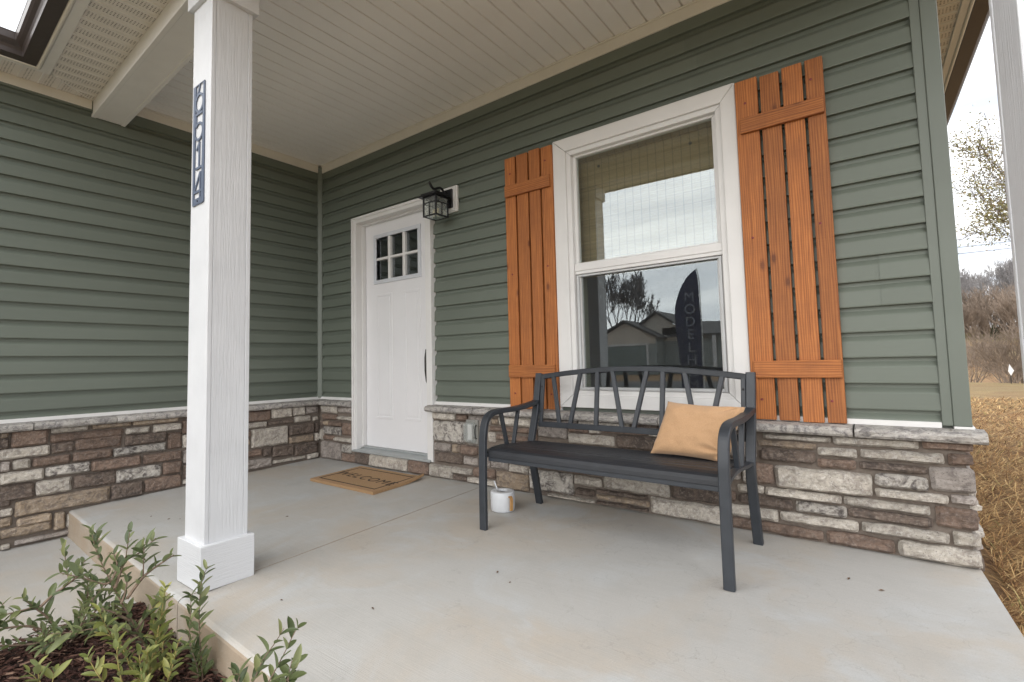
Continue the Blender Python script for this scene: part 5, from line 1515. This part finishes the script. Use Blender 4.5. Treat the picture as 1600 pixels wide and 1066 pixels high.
def shrub(label, stems, key, seed, dens=1.0, stem_r=.0035, smat=None, base=None, extra=0):
    rnd = random.Random(seed)
    base = base or stems[0][0]
    root = empty('shrub', (base[0], base[1], -.205), label=label, category='shrub', group='young privet shrubs in the mulch bed')
    sm = MB(); allp = []
    for st in stems:
        pts = []
        wob = [rnd.uniform(-.035, .035) for _ in range(3)]
        for i, p in enumerate(st):
            k = i / max(1, len(st) - 1)
            pts.append((p[0] + wob[0] * k + wob[1] * k * k, p[1], p[2]))
        P = smooth_path(pts, 5)
        n = len(P)
        r0 = stem_r * rnd.uniform(.8, 1.25)
        sm.tube(P, [r0 * (1 - .72 * i / n) for i in range(n)], 6)
        allp.append(P)
        if len(P) > 11 and extra:
            for _ in range(extra):
                i0 = rnd.randint(len(P) // 3, len(P) - 4); b = P[i0]; t = (P[i0 + 2] - P[i0]).normalized()
                if b.z < -.17: continue
                d = (t * .7 + Vector((rnd.uniform(-.6, .6), rnd.uniform(-.8, .8), rnd.uniform(.0, .7)))).normalized(); L_ = rnd.uniform(.06, .13)
                Q = smooth_path([b, b + d * L_ * .5 + Vector((0, 0, .006)), b + d * L_ + Vector((0, 0, .02))], 4)
                if max(q.y for q in Q) > -2.06 and min(q.z for q in Q) < -.02: continue
                sm.tube(Q, [r0 * .45 * (1 - .6 * i / len(Q)) for i in range(len(Q))], 5); allp.append(Q)
    sm.build('stem', smat or M_STEM, root, smooth=True)
    cnt = 0
    for P in allp:
        # cumulative length
        L = [0]
        for a, b in zip(P, P[1:]): L.append(L[-1] + (b - a).length)
        s = .03 + rnd.random() * .02; flip = 0
        while s < L[-1] + .002:
            i = max(j for j in range(len(L)) if L[j] <= s + 1e-6); i = min(i, len(P) - 2)
            k = (s - L[i]) / max(1e-6, L[i + 1] - L[i]); p = P[i].lerp(P[i + 1], min(1, k))
            if p.z > -.19:
                t = (P[i + 1] - P[i]).normalized()
                az = flip * R(90) + rnd.uniform(-.4, .4)
                ref = Vector((0, 0, 1)) if abs(t.z) < .85 else Vector((1, 0, 0))
                s1 = t.cross(ref).normalized(); s2 = t.cross(s1)
                for sg in (1, -1):
                    if rnd.random() > dens: continue
                    out = (s1 * math.cos(az) + s2 * math.sin(az)) * sg
                    d = (out * rnd.uniform(.7, 1.0) + t * rnd.uniform(.55, 1.0) + Vector((0, 0, .25))).normalized()
                    side = d.cross(Vector((0, 0, 1)) + Vector((rnd.uniform(-.5, .5), rnd.uniform(-.5, .5), 0)))
                    if side.length < .1: side = s1.copy()
                    side.normalize(); up = side.cross(d)
                    sc = rnd.uniform(.78, 1.28) * (0.75 if s > L[-1] - .03 else 1)
                    mx = Matrix((( d.x * sc, side.x * sc, up.x * sc, p.x), (d.y * sc, side.y * sc, up.y * sc, p.y), (d.z * sc, side.z * sc, up.z * sc, p.z), (0, 0, 0, 1)))
                    o = bpy.data.objects.new('leaf', rnd.choice(LEAVES[key])); COL.objects.link(o)
                    o.parent = root; o.matrix_parent_inverse = Matrix.Translation(-Vector(root.location)); o.matrix_basis = mx
                    cnt += 1
            s += rnd.uniform(.017, .027); flip = 1 - flip
    return root
def rescale(S, X0, X1):
    C = Vector((4.29115, -2.86907, .84945)); f = (C.x - X1) / (C.x - X0)
    return [[tuple(C + (Vector(p) - C) * f) for p in s] for s in S]
SA = [[(1.72, -2.299, -.214), (1.72, -2.34, -.18), (1.72, -2.404, -.161), (1.72, -2.478, -.134), (1.72, -2.56, -.085), (1.72, -2.64, -.05)],
      [(1.72, -2.296, -.21), (1.72, -2.30, -.177), (1.72, -2.342, -.092), (1.72, -2.385, -.035), (1.72, -2.417, -.029), (1.72, -2.481, -.022), (1.72, -2.58, .02)],
      [(1.72, -2.372, -.04), (1.72, -2.336, -.007), (1.72, -2.305, .015), (1.72, -2.265, .044), (1.72, -2.251, .054)],
      [(1.72, -2.295, -.205), (1.72, -2.237, -.105), (1.72, -2.2, -.062), (1.72, -2.176, -.041)],
      [(1.72, -2.295, -.205), (1.72, -2.376, -.111), (1.72, -2.431, -.084), (1.72, -2.479, -.075), (1.72, -2.56, -.06)],
      [(1.72, -2.295, -.205), (1.72, -2.217, -.141), (1.72, -2.168, -.137), (1.72, -2.117, -.133)],
      [(1.76, -2.30, -.205), (1.78, -2.25, -.15), (1.80, -2.20, -.11), (1.81, -2.16, -.09)], [(1.74, -2.30, -.205), (1.79, -2.33, -.16), (1.82, -2.36, -.13), (1.84, -2.40, -.12)],
      [(1.73, -2.29, -.205), (1.70, -2.25, -.14), (1.67, -2.22, -.08), (1.65, -2.21, -.05)],
      [(1.74, -2.28, -.205), (1.75, -2.20, -.17), (1.76, -2.13, -.15)], [(1.75, -2.28, -.205), (1.80, -2.27, -.15), (1.83, -2.25, -.09)], [(1.75, -2.27, -.205), (1.70, -2.18, -.16), (1.68, -2.10, -.12)]]
SBm = rescale([[(2.1, -2.087, -.281), (2.1, -2.152, -.131), (2.1, -2.182, -.057), (2.1, -2.206, -.001), (2.1, -2.23, .058), (2.1, -2.258, .129), (2.1, -2.281, .191), (2.1, -2.295, .241), (2.1, -2.304, .293)],
      [(2.1, -2.239, .082), (2.1, -2.209, .159), (2.1, -2.159, .175), (2.1, -2.101, .209)],
      [(2.1, -2.202, .033), (2.1, -2.157, .095), (2.1, -2.11, .128), (2.1, -2.065, .153)],
      [(2.1, -2.257, .108), (2.1, -2.274, .109), (2.1, -2.334, .149), (2.1, -2.398, .189)],
      [(2.1, -2.152, -.131), (2.1, -2.218, -.063), (2.1, -2.271, -.037), (2.1, -2.304, -.038)],
      [(2.1, -2.22, .02), (2.1, -2.20, .06), (2.1, -2.19, .10)], [(2.1, -2.17, -.09), (2.1, -2.13, -.04), (2.1, -2.10, -.01)],
      [(2.1, -2.25, .11), (2.1, -2.23, .15), (2.1, -2.235, .19)], [(2.1, -2.19, -.05), (2.1, -2.24, .0), (2.1, -2.28, .03)]], 2.1, 2.25)
SC = [[(2.3, -2.194, -.208), (2.3, -2.191, -.138), (2.3, -2.175, -.069), (2.3, -2.161, .012), (2.3, -2.123, .042)],
      [(2.3, -2.2, -.208), (2.3, -2.247, -.113), (2.3, -2.273, -.041), (2.3, -2.302, .003), (2.3, -2.345, .032)],
      [(2.3, -2.2, -.208), (2.3, -2.209, -.14), (2.3, -2.214, -.06)], [(2.3, -2.16, -.208), (2.3, -2.123, -.17), (2.3, -2.117, -.12)],
      [(2.32, -2.21, -.208), (2.36, -2.23, -.13), (2.38, -2.235, -.06)], [(2.3, -2.2, -.208), (2.27, -2.17, -.12), (2.26, -2.15, -.04), (2.26, -2.16, .01)]]
SC += [[(2.34, -2.26, -.208), (2.34, -2.285, -.13), (2.33, -2.30, -.05), (2.33, -2.305, -.005)], [(2.28, -2.16, -.208), (2.25, -2.13, -.12), (2.24, -2.115, -.05)],
       [(2.36, -2.17, -.208), (2.40, -2.16, -.12), (2.41, -2.15, -.03)], [(2.22, -2.28, -.208), (2.18, -2.31, -.14), (2.16, -2.33, -.09)], [(2.40, -2.22, -.208), (2.44, -2.25, -.14), (2.46, -2.27, -.07)]]
SD = [[(2.42, -2.074, -.215), (2.42, -2.077, -.169), (2.42, -2.086, -.07), (2.42, -2.092, .019), (2.42, -2.09, .125), (2.42, -2.073, .183)],
      [(2.42, -2.085, -.215), (2.42, -2.096, -.136), (2.42, -2.121, -.055), (2.42, -2.126, .023), (2.42, -2.128, .114)],
      [(2.42, -2.074, -.215), (2.42, -2.065, -.18), (2.42, -2.062, -.136)]]
SE = rescale([[(2.72, -2.09, -.22), (2.72, -2.081, -.11), (2.72, -2.067, -.083), (2.72, -2.045, -.028), (2.72, -2.017, .013), (2.72, -1.998, .054)],
      [(2.72, -2.06, -.25), (2.72, -2.015, -.142), (2.72, -1.992, -.11), (2.72, -1.957, -.067), (2.72, -1.921, -.018), (2.72, -1.9, .001)],
      [(2.72, -1.98, -.26), (2.72, -1.931, -.184), (2.72, -1.926, -.163), (2.72, -1.907, -.117)],
      [(2.72, -1.99, -.26), (2.72, -1.936, -.181), (2.72, -1.888, -.163), (2.72, -1.861, -.152)],
      [(2.72, -2.09, -.2), (2.72, -2.107, -.101), (2.72, -2.103, -.057), (2.72, -2.125, -.043)]], 2.72, 3.02)
SE = [[(3.02 + .02 * i, -2.26, -.21)] + s for i, s in enumerate(SE)]
SF = [[(2.05, -2.419, -.21), (2.05, -2.435, -.153), (2.05, -2.454, -.125)], [(2.05, -2.419, -.21), (2.05, -2.432, -.131), (2.05, -2.431, -.108)], [(2.05, -2.40, -.21), (2.05, -2.389, -.17), (2.05, -2.384, -.149)]]
shrub('dark green privet with grey branches spreading over the front walk', SA, 'g', 3, .92, .0048, extra=2)
shrub('tallest green privet, its arching branches crossing the porch step', SBm, 'g', 7, .95, .0045, extra=1)
shrub('yellow green young privet at the bottom edge, left of the post base', SC, 'y', 11, .97, .0036, M_STEMY, extra=1)
shrub('upright privet with two thin stems directly in front of the post base', SD, 'g', 17, .92, .0030)
shrub('sparse privet sprigs reaching over the porch edge, right of the post', SE, 'g', 23, .85, .0030)
shrub('tiny yellow green privet sprout in the mulch at the bottom left', SF, 'y', 29, .95, .0022, M_STEMY)

# dry leaf scraps on the slab
rnd = random.Random(9)
for i, (x, y_) in enumerate([(0.86, -1.62), (0.92, -1.58), (0.70, -1.66), (1.45, -1.2), (2.95, -1.12), (3.05, -1.17), (4.12, -.42), (4.22, -.47), (2.4, -1.78), (2.75, -1.62)]):
    m = MB(); l = rnd.uniform(.006, .014); a = rnd.uniform(0, 3)
    z = SLOPE * y_ + .002
    d = Vector((math.cos(a), math.sin(a), 0)); s = Vector((-d.y, d.x, 0))
    c = Vector((x, y_, z))
    m.add([c - d * l, c + s * l * .4 + Vector((0, 0, .004)), c + d * l + Vector((0, 0, .002)), c - s * l * .4 + Vector((0, 0, .003)), c + Vector((0, 0, .0005))], [(0, 1, 4), (1, 2, 4), (2, 3, 4), (3, 0, 4)])
    m.build('dry_leaf', M_DRYLEAF, label='tiny dry brown leaf scrap lying on the concrete porch', category='leaf', group='dry leaf scraps on the porch slab')

# ------------------------------------------------------------------ trees
def grow(rnd, mb, p, d, length, r, depth, leaves=None, twig=0.25, spread=.55, up=.12, minr=.006, gaps=1.0):
    segs = 4 if depth > 1 else 3
    pts, rs = [p.copy()], [r]
    q = p.copy(); dd = d.copy()
    for i in range(segs):
        dd = (dd + Vector((rnd.gauss(0, .12), rnd.gauss(0, .12), rnd.gauss(up * .4, .09)))).normalized()
        q = q + dd * (length / segs); pts.append(q.copy()); rs.append(max(minr, r * (1 - .5 * (i + 1) / segs)))
    mb.tube(pts, rs, 6 if depth > 3 else (4 if depth > 1 else 3), cap=False)
    if leaves is not None and depth <= 2:
        for pt in pts[1:]:
            for _ in range(leaves['n']):
                if rnd.random() < leaves['p']:
                    c = pt + Vector((rnd.gauss(0, 1), rnd.gauss(0, 1), rnd.gauss(0, 1))) * leaves['s']
                    a = Vector((rnd.gauss(0, 1), rnd.gauss(0, 1), rnd.gauss(0, .6))).normalized() * leaves['l']
                    b = a.cross(Vector((rnd.gauss(0, 1), rnd.gauss(0, 1), rnd.gauss(0, 1)))).normalized() * leaves['l'] * .55
                    leaves['mb'].add([c - a, c + b, c + a, c - b], [(0, 1, 2, 3)])
    if depth == 0: return
    nb = rnd.choice([2, 3, 3]) if depth > 2 else rnd.choice([3, 3, 4])
    for i in range(nb):
        k = 1.0 if i == 0 else rnd.uniform(.35, .95)
        idx = min(segs, max(1, int(round(k * segs))))
        a = rnd.uniform(0, 2 * math.pi)
        ref = Vector((0, 0, 1)) if abs(dd.z) < .9 else Vector((1, 0, 0))
        s1 = dd.cross(ref).normalized(); s2 = dd.cross(s1)
        nd = (dd + (s1 * math.cos(a) + s2 * math.sin(a)) * rnd.uniform(.5, 1.2) * spread * (0.4 if i == 0 else 1.35) + Vector((0, 0, up))).normalized()
        grow(rnd, mb, pts[idx], nd, length * rnd.uniform(.62, .82), max(minr, rs[idx] * .68), depth - 1, leaves, twig, spread, up, minr, gaps)
def tree_meshes(seed, h, r, depth, **kw):
    rnd = random.Random(seed)
    tk, cr = MB(), MB()
    lean = Vector((rnd.gauss(0, .05), rnd.gauss(0, .05), 1)).normalized()
    top = lean * h * kw.get('bole', .22)
    tk.tube([Vector((0, 0, -.3)), lean * h * kw.get('bole', .22) * .5, top], [r * 1.25, r * 1.02, r * .95], 8, cap=False)
    lv = kw.get('leaves')
    if lv is not None: lv['mb'] = MB()
    for i in range(kw.get('forks', 3)):
        a = 2 * math.pi * i / kw.get('forks', 3) + rnd.uniform(-.5, .5)
        d = (Vector((math.cos(a), math.sin(a), 0)) * kw.get('open', .45) + lean).normalized()
        grow(rnd, cr, top, d, h * kw.get('first', .27), r * .72, depth, lv, spread=kw.get('spread', .55), up=kw.get('up', .12), minr=kw.get('minr', .01))
    return tk, cr, lv
def put_tree(name, meshes, mats, loc, rz, sc, label, cat, group):
    root = empty(name, loc, label=label, category=cat)
    if group: root['group'] = group
    for nm, me, mt in meshes:
        o = bpy.data.objects.new(nm, me); COL.objects.link(o)
        o.parent = root; o.rotation_euler.z = rz; o.scale = (sc, sc, sc)
    return root
def as_mesh(mb, nm, mt):
    me = mb.mesh(nm); me.materials.append(mt); return me
# oak holding on to some of its leaves, right behind the porch corner
lv = {'n': 7, 'p': .75, 's': .15, 'l': .036}
tk, cr, lv = tree_meshes(21, 9.0, .15, 5, leaves=lv, forks=4, bole=.14, first=.25, spread=.62, up=.05, minr=.007, open=.75)
oak = [('trunk', as_mesh(tk, 'trunk', M_BARK), 0), ('limb', as_mesh(cr, 'limb', M_BARK), 0), ('crown', as_mesh(lv['mb'], 'crown', M_OAKLEAF), 0)]
put_tree('oak_tree', oak, None, (8.55, 17.0, terrain(8.55, 17) - .02), 0.7, 1.0, 'oak with thinning olive brown leaves behind the right porch post', 'tree', None)
# bare trees on the far ridge
FT = []
for s in (2, 5, 8):
    tk, cr, _ = tree_meshes(s, 12.0, .16, 5, forks=3, bole=.25, first=.24, spread=.42, up=.22, minr=.018, open=.32)
    FT.append([('trunk', as_mesh(tk, 'trunk', M_FARBARK), 0), ('crown', as_mesh(cr, 'crown', M_FARBARK), 0)])
rnd = random.Random(31)
spots = []
for i in range(44):
    spots.append((9 + i * 0.55 + rnd.uniform(-.5, .5) if i < 34 else rnd.uniform(26, 60), rnd.uniform(112, 150)))
for i, (x, y_) in enumerate(spots):
    put_tree('bare_tree', FT[i % 3], None, (x, y_, terrain(x, y_) - .1), rnd.uniform(0, 6.3), rnd.uniform(.75, 1.15), 'leafless grey tree in the row on the far ridge', 'tree', 'bare trees along the far ridge')
# brush thicket at the edge of the yard
BS = []
for s in (41, 43, 47):
    rr = random.Random(s); mb = MB()
    for k in range(9):
        a = rr.uniform(0, 6.28); d = Vector((math.cos(a) * .55, math.sin(a) * .55, 1)).normalized()
        grow(rr, mb, Vector((math.cos(a) * .12, math.sin(a) * .12, -.1)), d, .75, .02, 4, spread=.6, up=.12, minr=.0045)
    me = as_mesh(mb, 'branches', M_BRUSH); BS.append(me)
rnd = random.Random(3)
for i in range(16):
    x = 6.9 + i * .62 + rnd.uniform(-.25, .25); y_ = 23.6 + rnd.uniform(-.8, 3.4)
    root = empty('brush', (x, y_, terrain(x, y_)), label='leafless brown brush at the far edge of the yard', category='bush', group='leafless brush along the yard edge')
    o = bpy.data.objects.new('branches', BS[i % 3]); COL.objects.link(o); o.parent = root; o.rotation_euler.z = rnd.uniform(0, 6.3); s = rnd.uniform(.85, 1.25); o.scale = (s, s, s)
for i in range(26):
    x = 8 + i * .75 + rnd.uniform(-1, 1); y_ = 50 + rnd.uniform(-8, 26)
    root = empty('brush', (x, y_, terrain(x, y_)), label='pale leafless brush in the meadow below the ridge', category='bush', group='leafless brush in the meadow')
    o = bpy.data.objects.new('branches', BS[i % 3]); COL.objects.link(o); o.parent = root; o.rotation_euler.z = rnd.uniform(0, 6.3); s = rnd.uniform(1.0, 1.9); o.scale = (s, s, s)
for i in range(30):
    x = 11 + i * .62 + rnd.uniform(-.6, .6); y_ = 108 + rnd.uniform(-2, 12)
    root = empty('brush', (x, y_, terrain(x, y_)), label='grey leafless undergrowth at the foot of the ridge trees', category='bush', group='undergrowth below the ridge trees')
    o = bpy.data.objects.new('branches', BS[i % 3]); COL.objects.link(o); o.parent = root; o.rotation_euler.z = rnd.uniform(0, 6.3); s = rnd.uniform(2.4, 4.2); o.scale = (s, s, s * 1.1)
# one dark cedar on the hillside
rr = random.Random(8); mb = MB()
for k in range(900):
    h = rr.random() ** .8; a = rr.uniform(0, 6.28); rad = (1 - h) * 1.15 * math.sqrt(rr.random()) + .05
    c = Vector((math.cos(a) * rad, math.sin(a) * rad, .25 + h * 3.3)); l = .16
    d = Vector((math.cos(a), math.sin(a), rr.uniform(-.2, .8))).normalized() * l; s = Vector((-math.sin(a), math.cos(a), 0)) * l * .5
    mb.add([c - s, c + d, c + s, c - d * .3], [(0, 1, 2, 3)])
tkm = MB(); tkm.tube([(0, 0, -.2), (0, 0, 3.0)], [.09, .02], 7)
put_tree('cedar_tree', [('trunk', as_mesh(tkm, 'trunk', M_BARK), 0), ('crown', as_mesh(mb, 'crown', M_CEDAR), 0)], None, (16.1, 98, terrain(16.1, 98) - .1), 0, 1.0, 'small dark cedar standing alone on the far hillside', 'tree', None)
# white yard stake sign
st = empty('yard_marker', (7.45, 21.6, terrain(7.45, 21.6)), label='white diamond shaped marker on a stake at the yard edge', category='sign')
m = MB(); z = terrain(7.45, 21.6)
m.tube([(7.45, 21.6, z), (7.465, 21.6, z + .6)], .012, 6); m.build('stake', M_BLACK, st)
m = MB(); m.hexa([(7.40, 21.58, z + .42), (7.46, 21.58, z + .27), (7.46, 21.60, z + .27), (7.40, 21.60, z + .42), (7.44, 21.58, z + .66), (7.54, 21.58, z + .44), (7.54, 21.60, z + .44), (7.44, 21.60, z + .66)]); m.build('marker_board', M_WHITE, st)
# overhead cables far behind
for zz in (17.2, 18.4, 16.2):
    m = MB(); m.tube([(-40 + 12 * i, 104, zz + .012 * (i - 5) ** 2) for i in range(12)], .035, 4); m.build('power_line', M_BLACK, label='thin black overhead cable strung across the sky above the ridge', category='cable', group='overhead cables above the ridge')

# ------------------------------------------------------------------ across the street (seen only mirrored in the window)
HY = -38.0
nb = empty('neighbour_house', (-11, HY, -.3), label='beige gabled house across the street mirrored in the window', category='house')
m = MB(); m.box(-15.4, -10.4, HY - 8, HY, -.4, 2.75); m.box(-10.399, -5.9, HY - 8, HY - 2.0, -.4, 2.75); m.build('wall', M_HOUSE2B, nb)
def gable(name, x0, x1, xp, zb, zp, y0, mat):
    m = MB(); m.add([(x0, y0, zb), (x1, y0, zb), (xp, y0, zp), (x0, y0 - .1, zb), (x1, y0 - .1, zb), (xp, y0 - .1, zp)], [(0, 1, 2), (3, 5, 4), (0, 3, 4, 1), (1, 4, 5, 2), (2, 5, 3, 0)]); m.build(name, mat, nb)
gable('gable', -15.3, -10.6, -13.0, 2.75, 3.95, HY + .05, M_HOUSE2)
gable('gable', -13.6, -8.3, -10.95, 2.9, 4.75, HY - 1.9, M_HOUSE2)
m = MB(); m.box(-15.35, -10.45, HY + .001, HY + .04, 2.15, 2.75); m.box(-10.5, -8.35, HY - 1.99, HY - 1.9, 2.4, 3.5); m.build('wall_panel', M_HOUSE2, nb)
m = MB()
def rf(x0, x1, xp, zb, zp, ya, yb):
    m.add([(x0, ya, zb), (xp, ya, zp), (x1, ya, zb), (x0, yb, zb), (xp, yb, zp), (x1, yb, zb), (x0, ya, zb - .16), (xp, ya, zp - .16), (x1, ya, zb - .16), (x0, yb, zb - .16), (xp, yb, zp - .16), (x1, yb, zb - .16)],
          [(0, 3, 4, 1), (1, 4, 5, 2), (6, 7, 10, 9), (7, 8, 11, 10), (0, 1, 7, 6), (1, 2, 8, 7), (3, 9, 10, 4), (4, 10, 11, 5), (0, 6, 9, 3), (2, 5, 11, 8)])
rf(-15.9, -10.1, -13.0, 2.72, 4.2, HY + .35, HY - 8); rf(-13.9, -7.9, -10.95, 2.9, 5.0, HY - 1.55, HY - 8.2)
m.hexa([(-10, HY - 1.6, 2.70), (-5.4, HY - 1.6, 2.70), (-5.4, HY - 8.2, 4.1), (-10, HY - 8.2, 4.1), (-10, HY - 1.6, 2.86), (-5.4, HY - 1.6, 2.86), (-5.4, HY - 8.2, 4.26), (-10, HY - 8.2, 4.26)])
m.build('roof', M_SHINGLE, nb)
m = MB(); m.box(-14.9, -11.2, HY + .002, HY + .03, -.28, 2.05); m.build('garage_door', plain('grey_green_door', (0.20, 0.24, 0.22), .5), nb)
m = MB(); m.box(-15.05, -14.9, HY + .003, HY + .06, -.28, 2.2); m.box(-11.2, -11.05, HY + .003, HY + .06, -.28, 2.2); m.box(-14.9, -11.2, HY + .003, HY + .059, 2.05, 2.2); m.build('door_trim', M_WHITE, nb)
for x in (-8.4, -6.4):
    m = MB(); m.box(x - .11, x + .11, HY - 1.75, HY - 1.53, -.28, 2.7); m.build('porch_column', M_WHITE, nb)
tk, cr, _ = tree_meshes(77, 9.5, .2, 6, forks=5, bole=.16, first=.22, spread=.5, up=.22, minr=.02, open=.55)
put_tree('shade_tree', [('trunk', as_mesh(tk, 'trunk', M_BARK), 0), ('crown', as_mesh(cr, 'crown', M_FARBARK), 0)], None, (-18.4, -50, -.4), 1.0, 1.45, 'round bare tree behind the house mirrored in the lower window', 'tree', None)
rnd = random.Random(77)
for i in range(16):
    x = -48 + i * 3.6 + rnd.uniform(-1.5, 1.5)
    put_tree('bare_tree', FT[i % 3], None, (x, -66 + rnd.uniform(-6, 6), -.6), rnd.uniform(0, 6.3), rnd.uniform(.34, .48), 'leafless tree in the row far behind the house across the street', 'tree', 'bare trees across the street')
# feather flag on the front lawn
FY = -9.0
def fx(u): return u
fl = empty('feather_flag', (2.0, FY, -.28), label='navy feather flag with white lettering mirrored in the lower window', category='flag')
FR0 = Vector((1.30, 0, 0))
def ray_at(x6, z6):   # plan position on y=-9 for a mirrored sight line crossing y=-6 at (x6,z6)
    k = (9 + 2.869) / (6 + 2.869); return (4.291 + (x6 - 4.291) * k, .849 + (z6 - .849) * k)
R_edge = [ray_at(1.85, .30), ray_at(1.86, 1.0), ray_at(1.86, 1.7), ray_at(1.85, 2.15), ray_at(1.82, 2.37)]
L_edge = [ray_at(1.50, .34), ray_at(1.48, 1.0), ray_at(1.45, 1.6), ray_at(1.50, 1.95), ray_at(1.64, 2.22), ray_at(1.82, 2.37)]
def resample(E, n):
    P = [Vector((a, 0, b)) for a, b in E]; P = smooth_path(P, 6); return [P[int(i * (len(P) - 1) / n)] for i in range(n + 1)]
A, B = resample(R_edge, 20), resample(L_edge, 20)
vs, fs = [], []
for i in range(21):
    for k in range(7):
        p = A[i].lerp(B[i], k / 6)
        wv = .025 * math.sin(p.z * 3 + k * .5)
        vs.append((p.x, FY + wv, p.z)); 
n1 = len(vs)
vs += [(a, b - .003, c) for a, b, c in vs]
for i in range(20):
    for k in range(6):
        a = i * 7 + k
        fs.append((a, a + 1, a + 8, a + 7)); fs.append((n1 + a, n1 + a + 7, n1 + a + 8, n1 + a + 1))
m = MB(); m.add(vs, fs); m.build('flag_cloth', M_FLAG, fl, smooth=True)
m = MB(); m.tube([(A[0].x + .02, FY, -.3)] + [(a.x + .02, FY, a.z) for a in A[::4]], .012, 8); m.build('pole', M_WHITE, fl)
zt = 2.25
M_LETTER = plain('grey_letter_print', (0.30, 0.31, 0.36), .9)  # letters are an even mid grey
for ch in 'MODELHOME':
    me = text_mesh(ch, .31, .001, mirror=False)
    xm = .5 * (A[10].x + B[10].x)
    me.transform(Matrix.Translation((xm + .05, FY + .034, zt)) @ Matrix.Rotation(R(90), 4, 'X'))
    link('printed_letter', me, M_LETTER, fl)
    zt -= .285
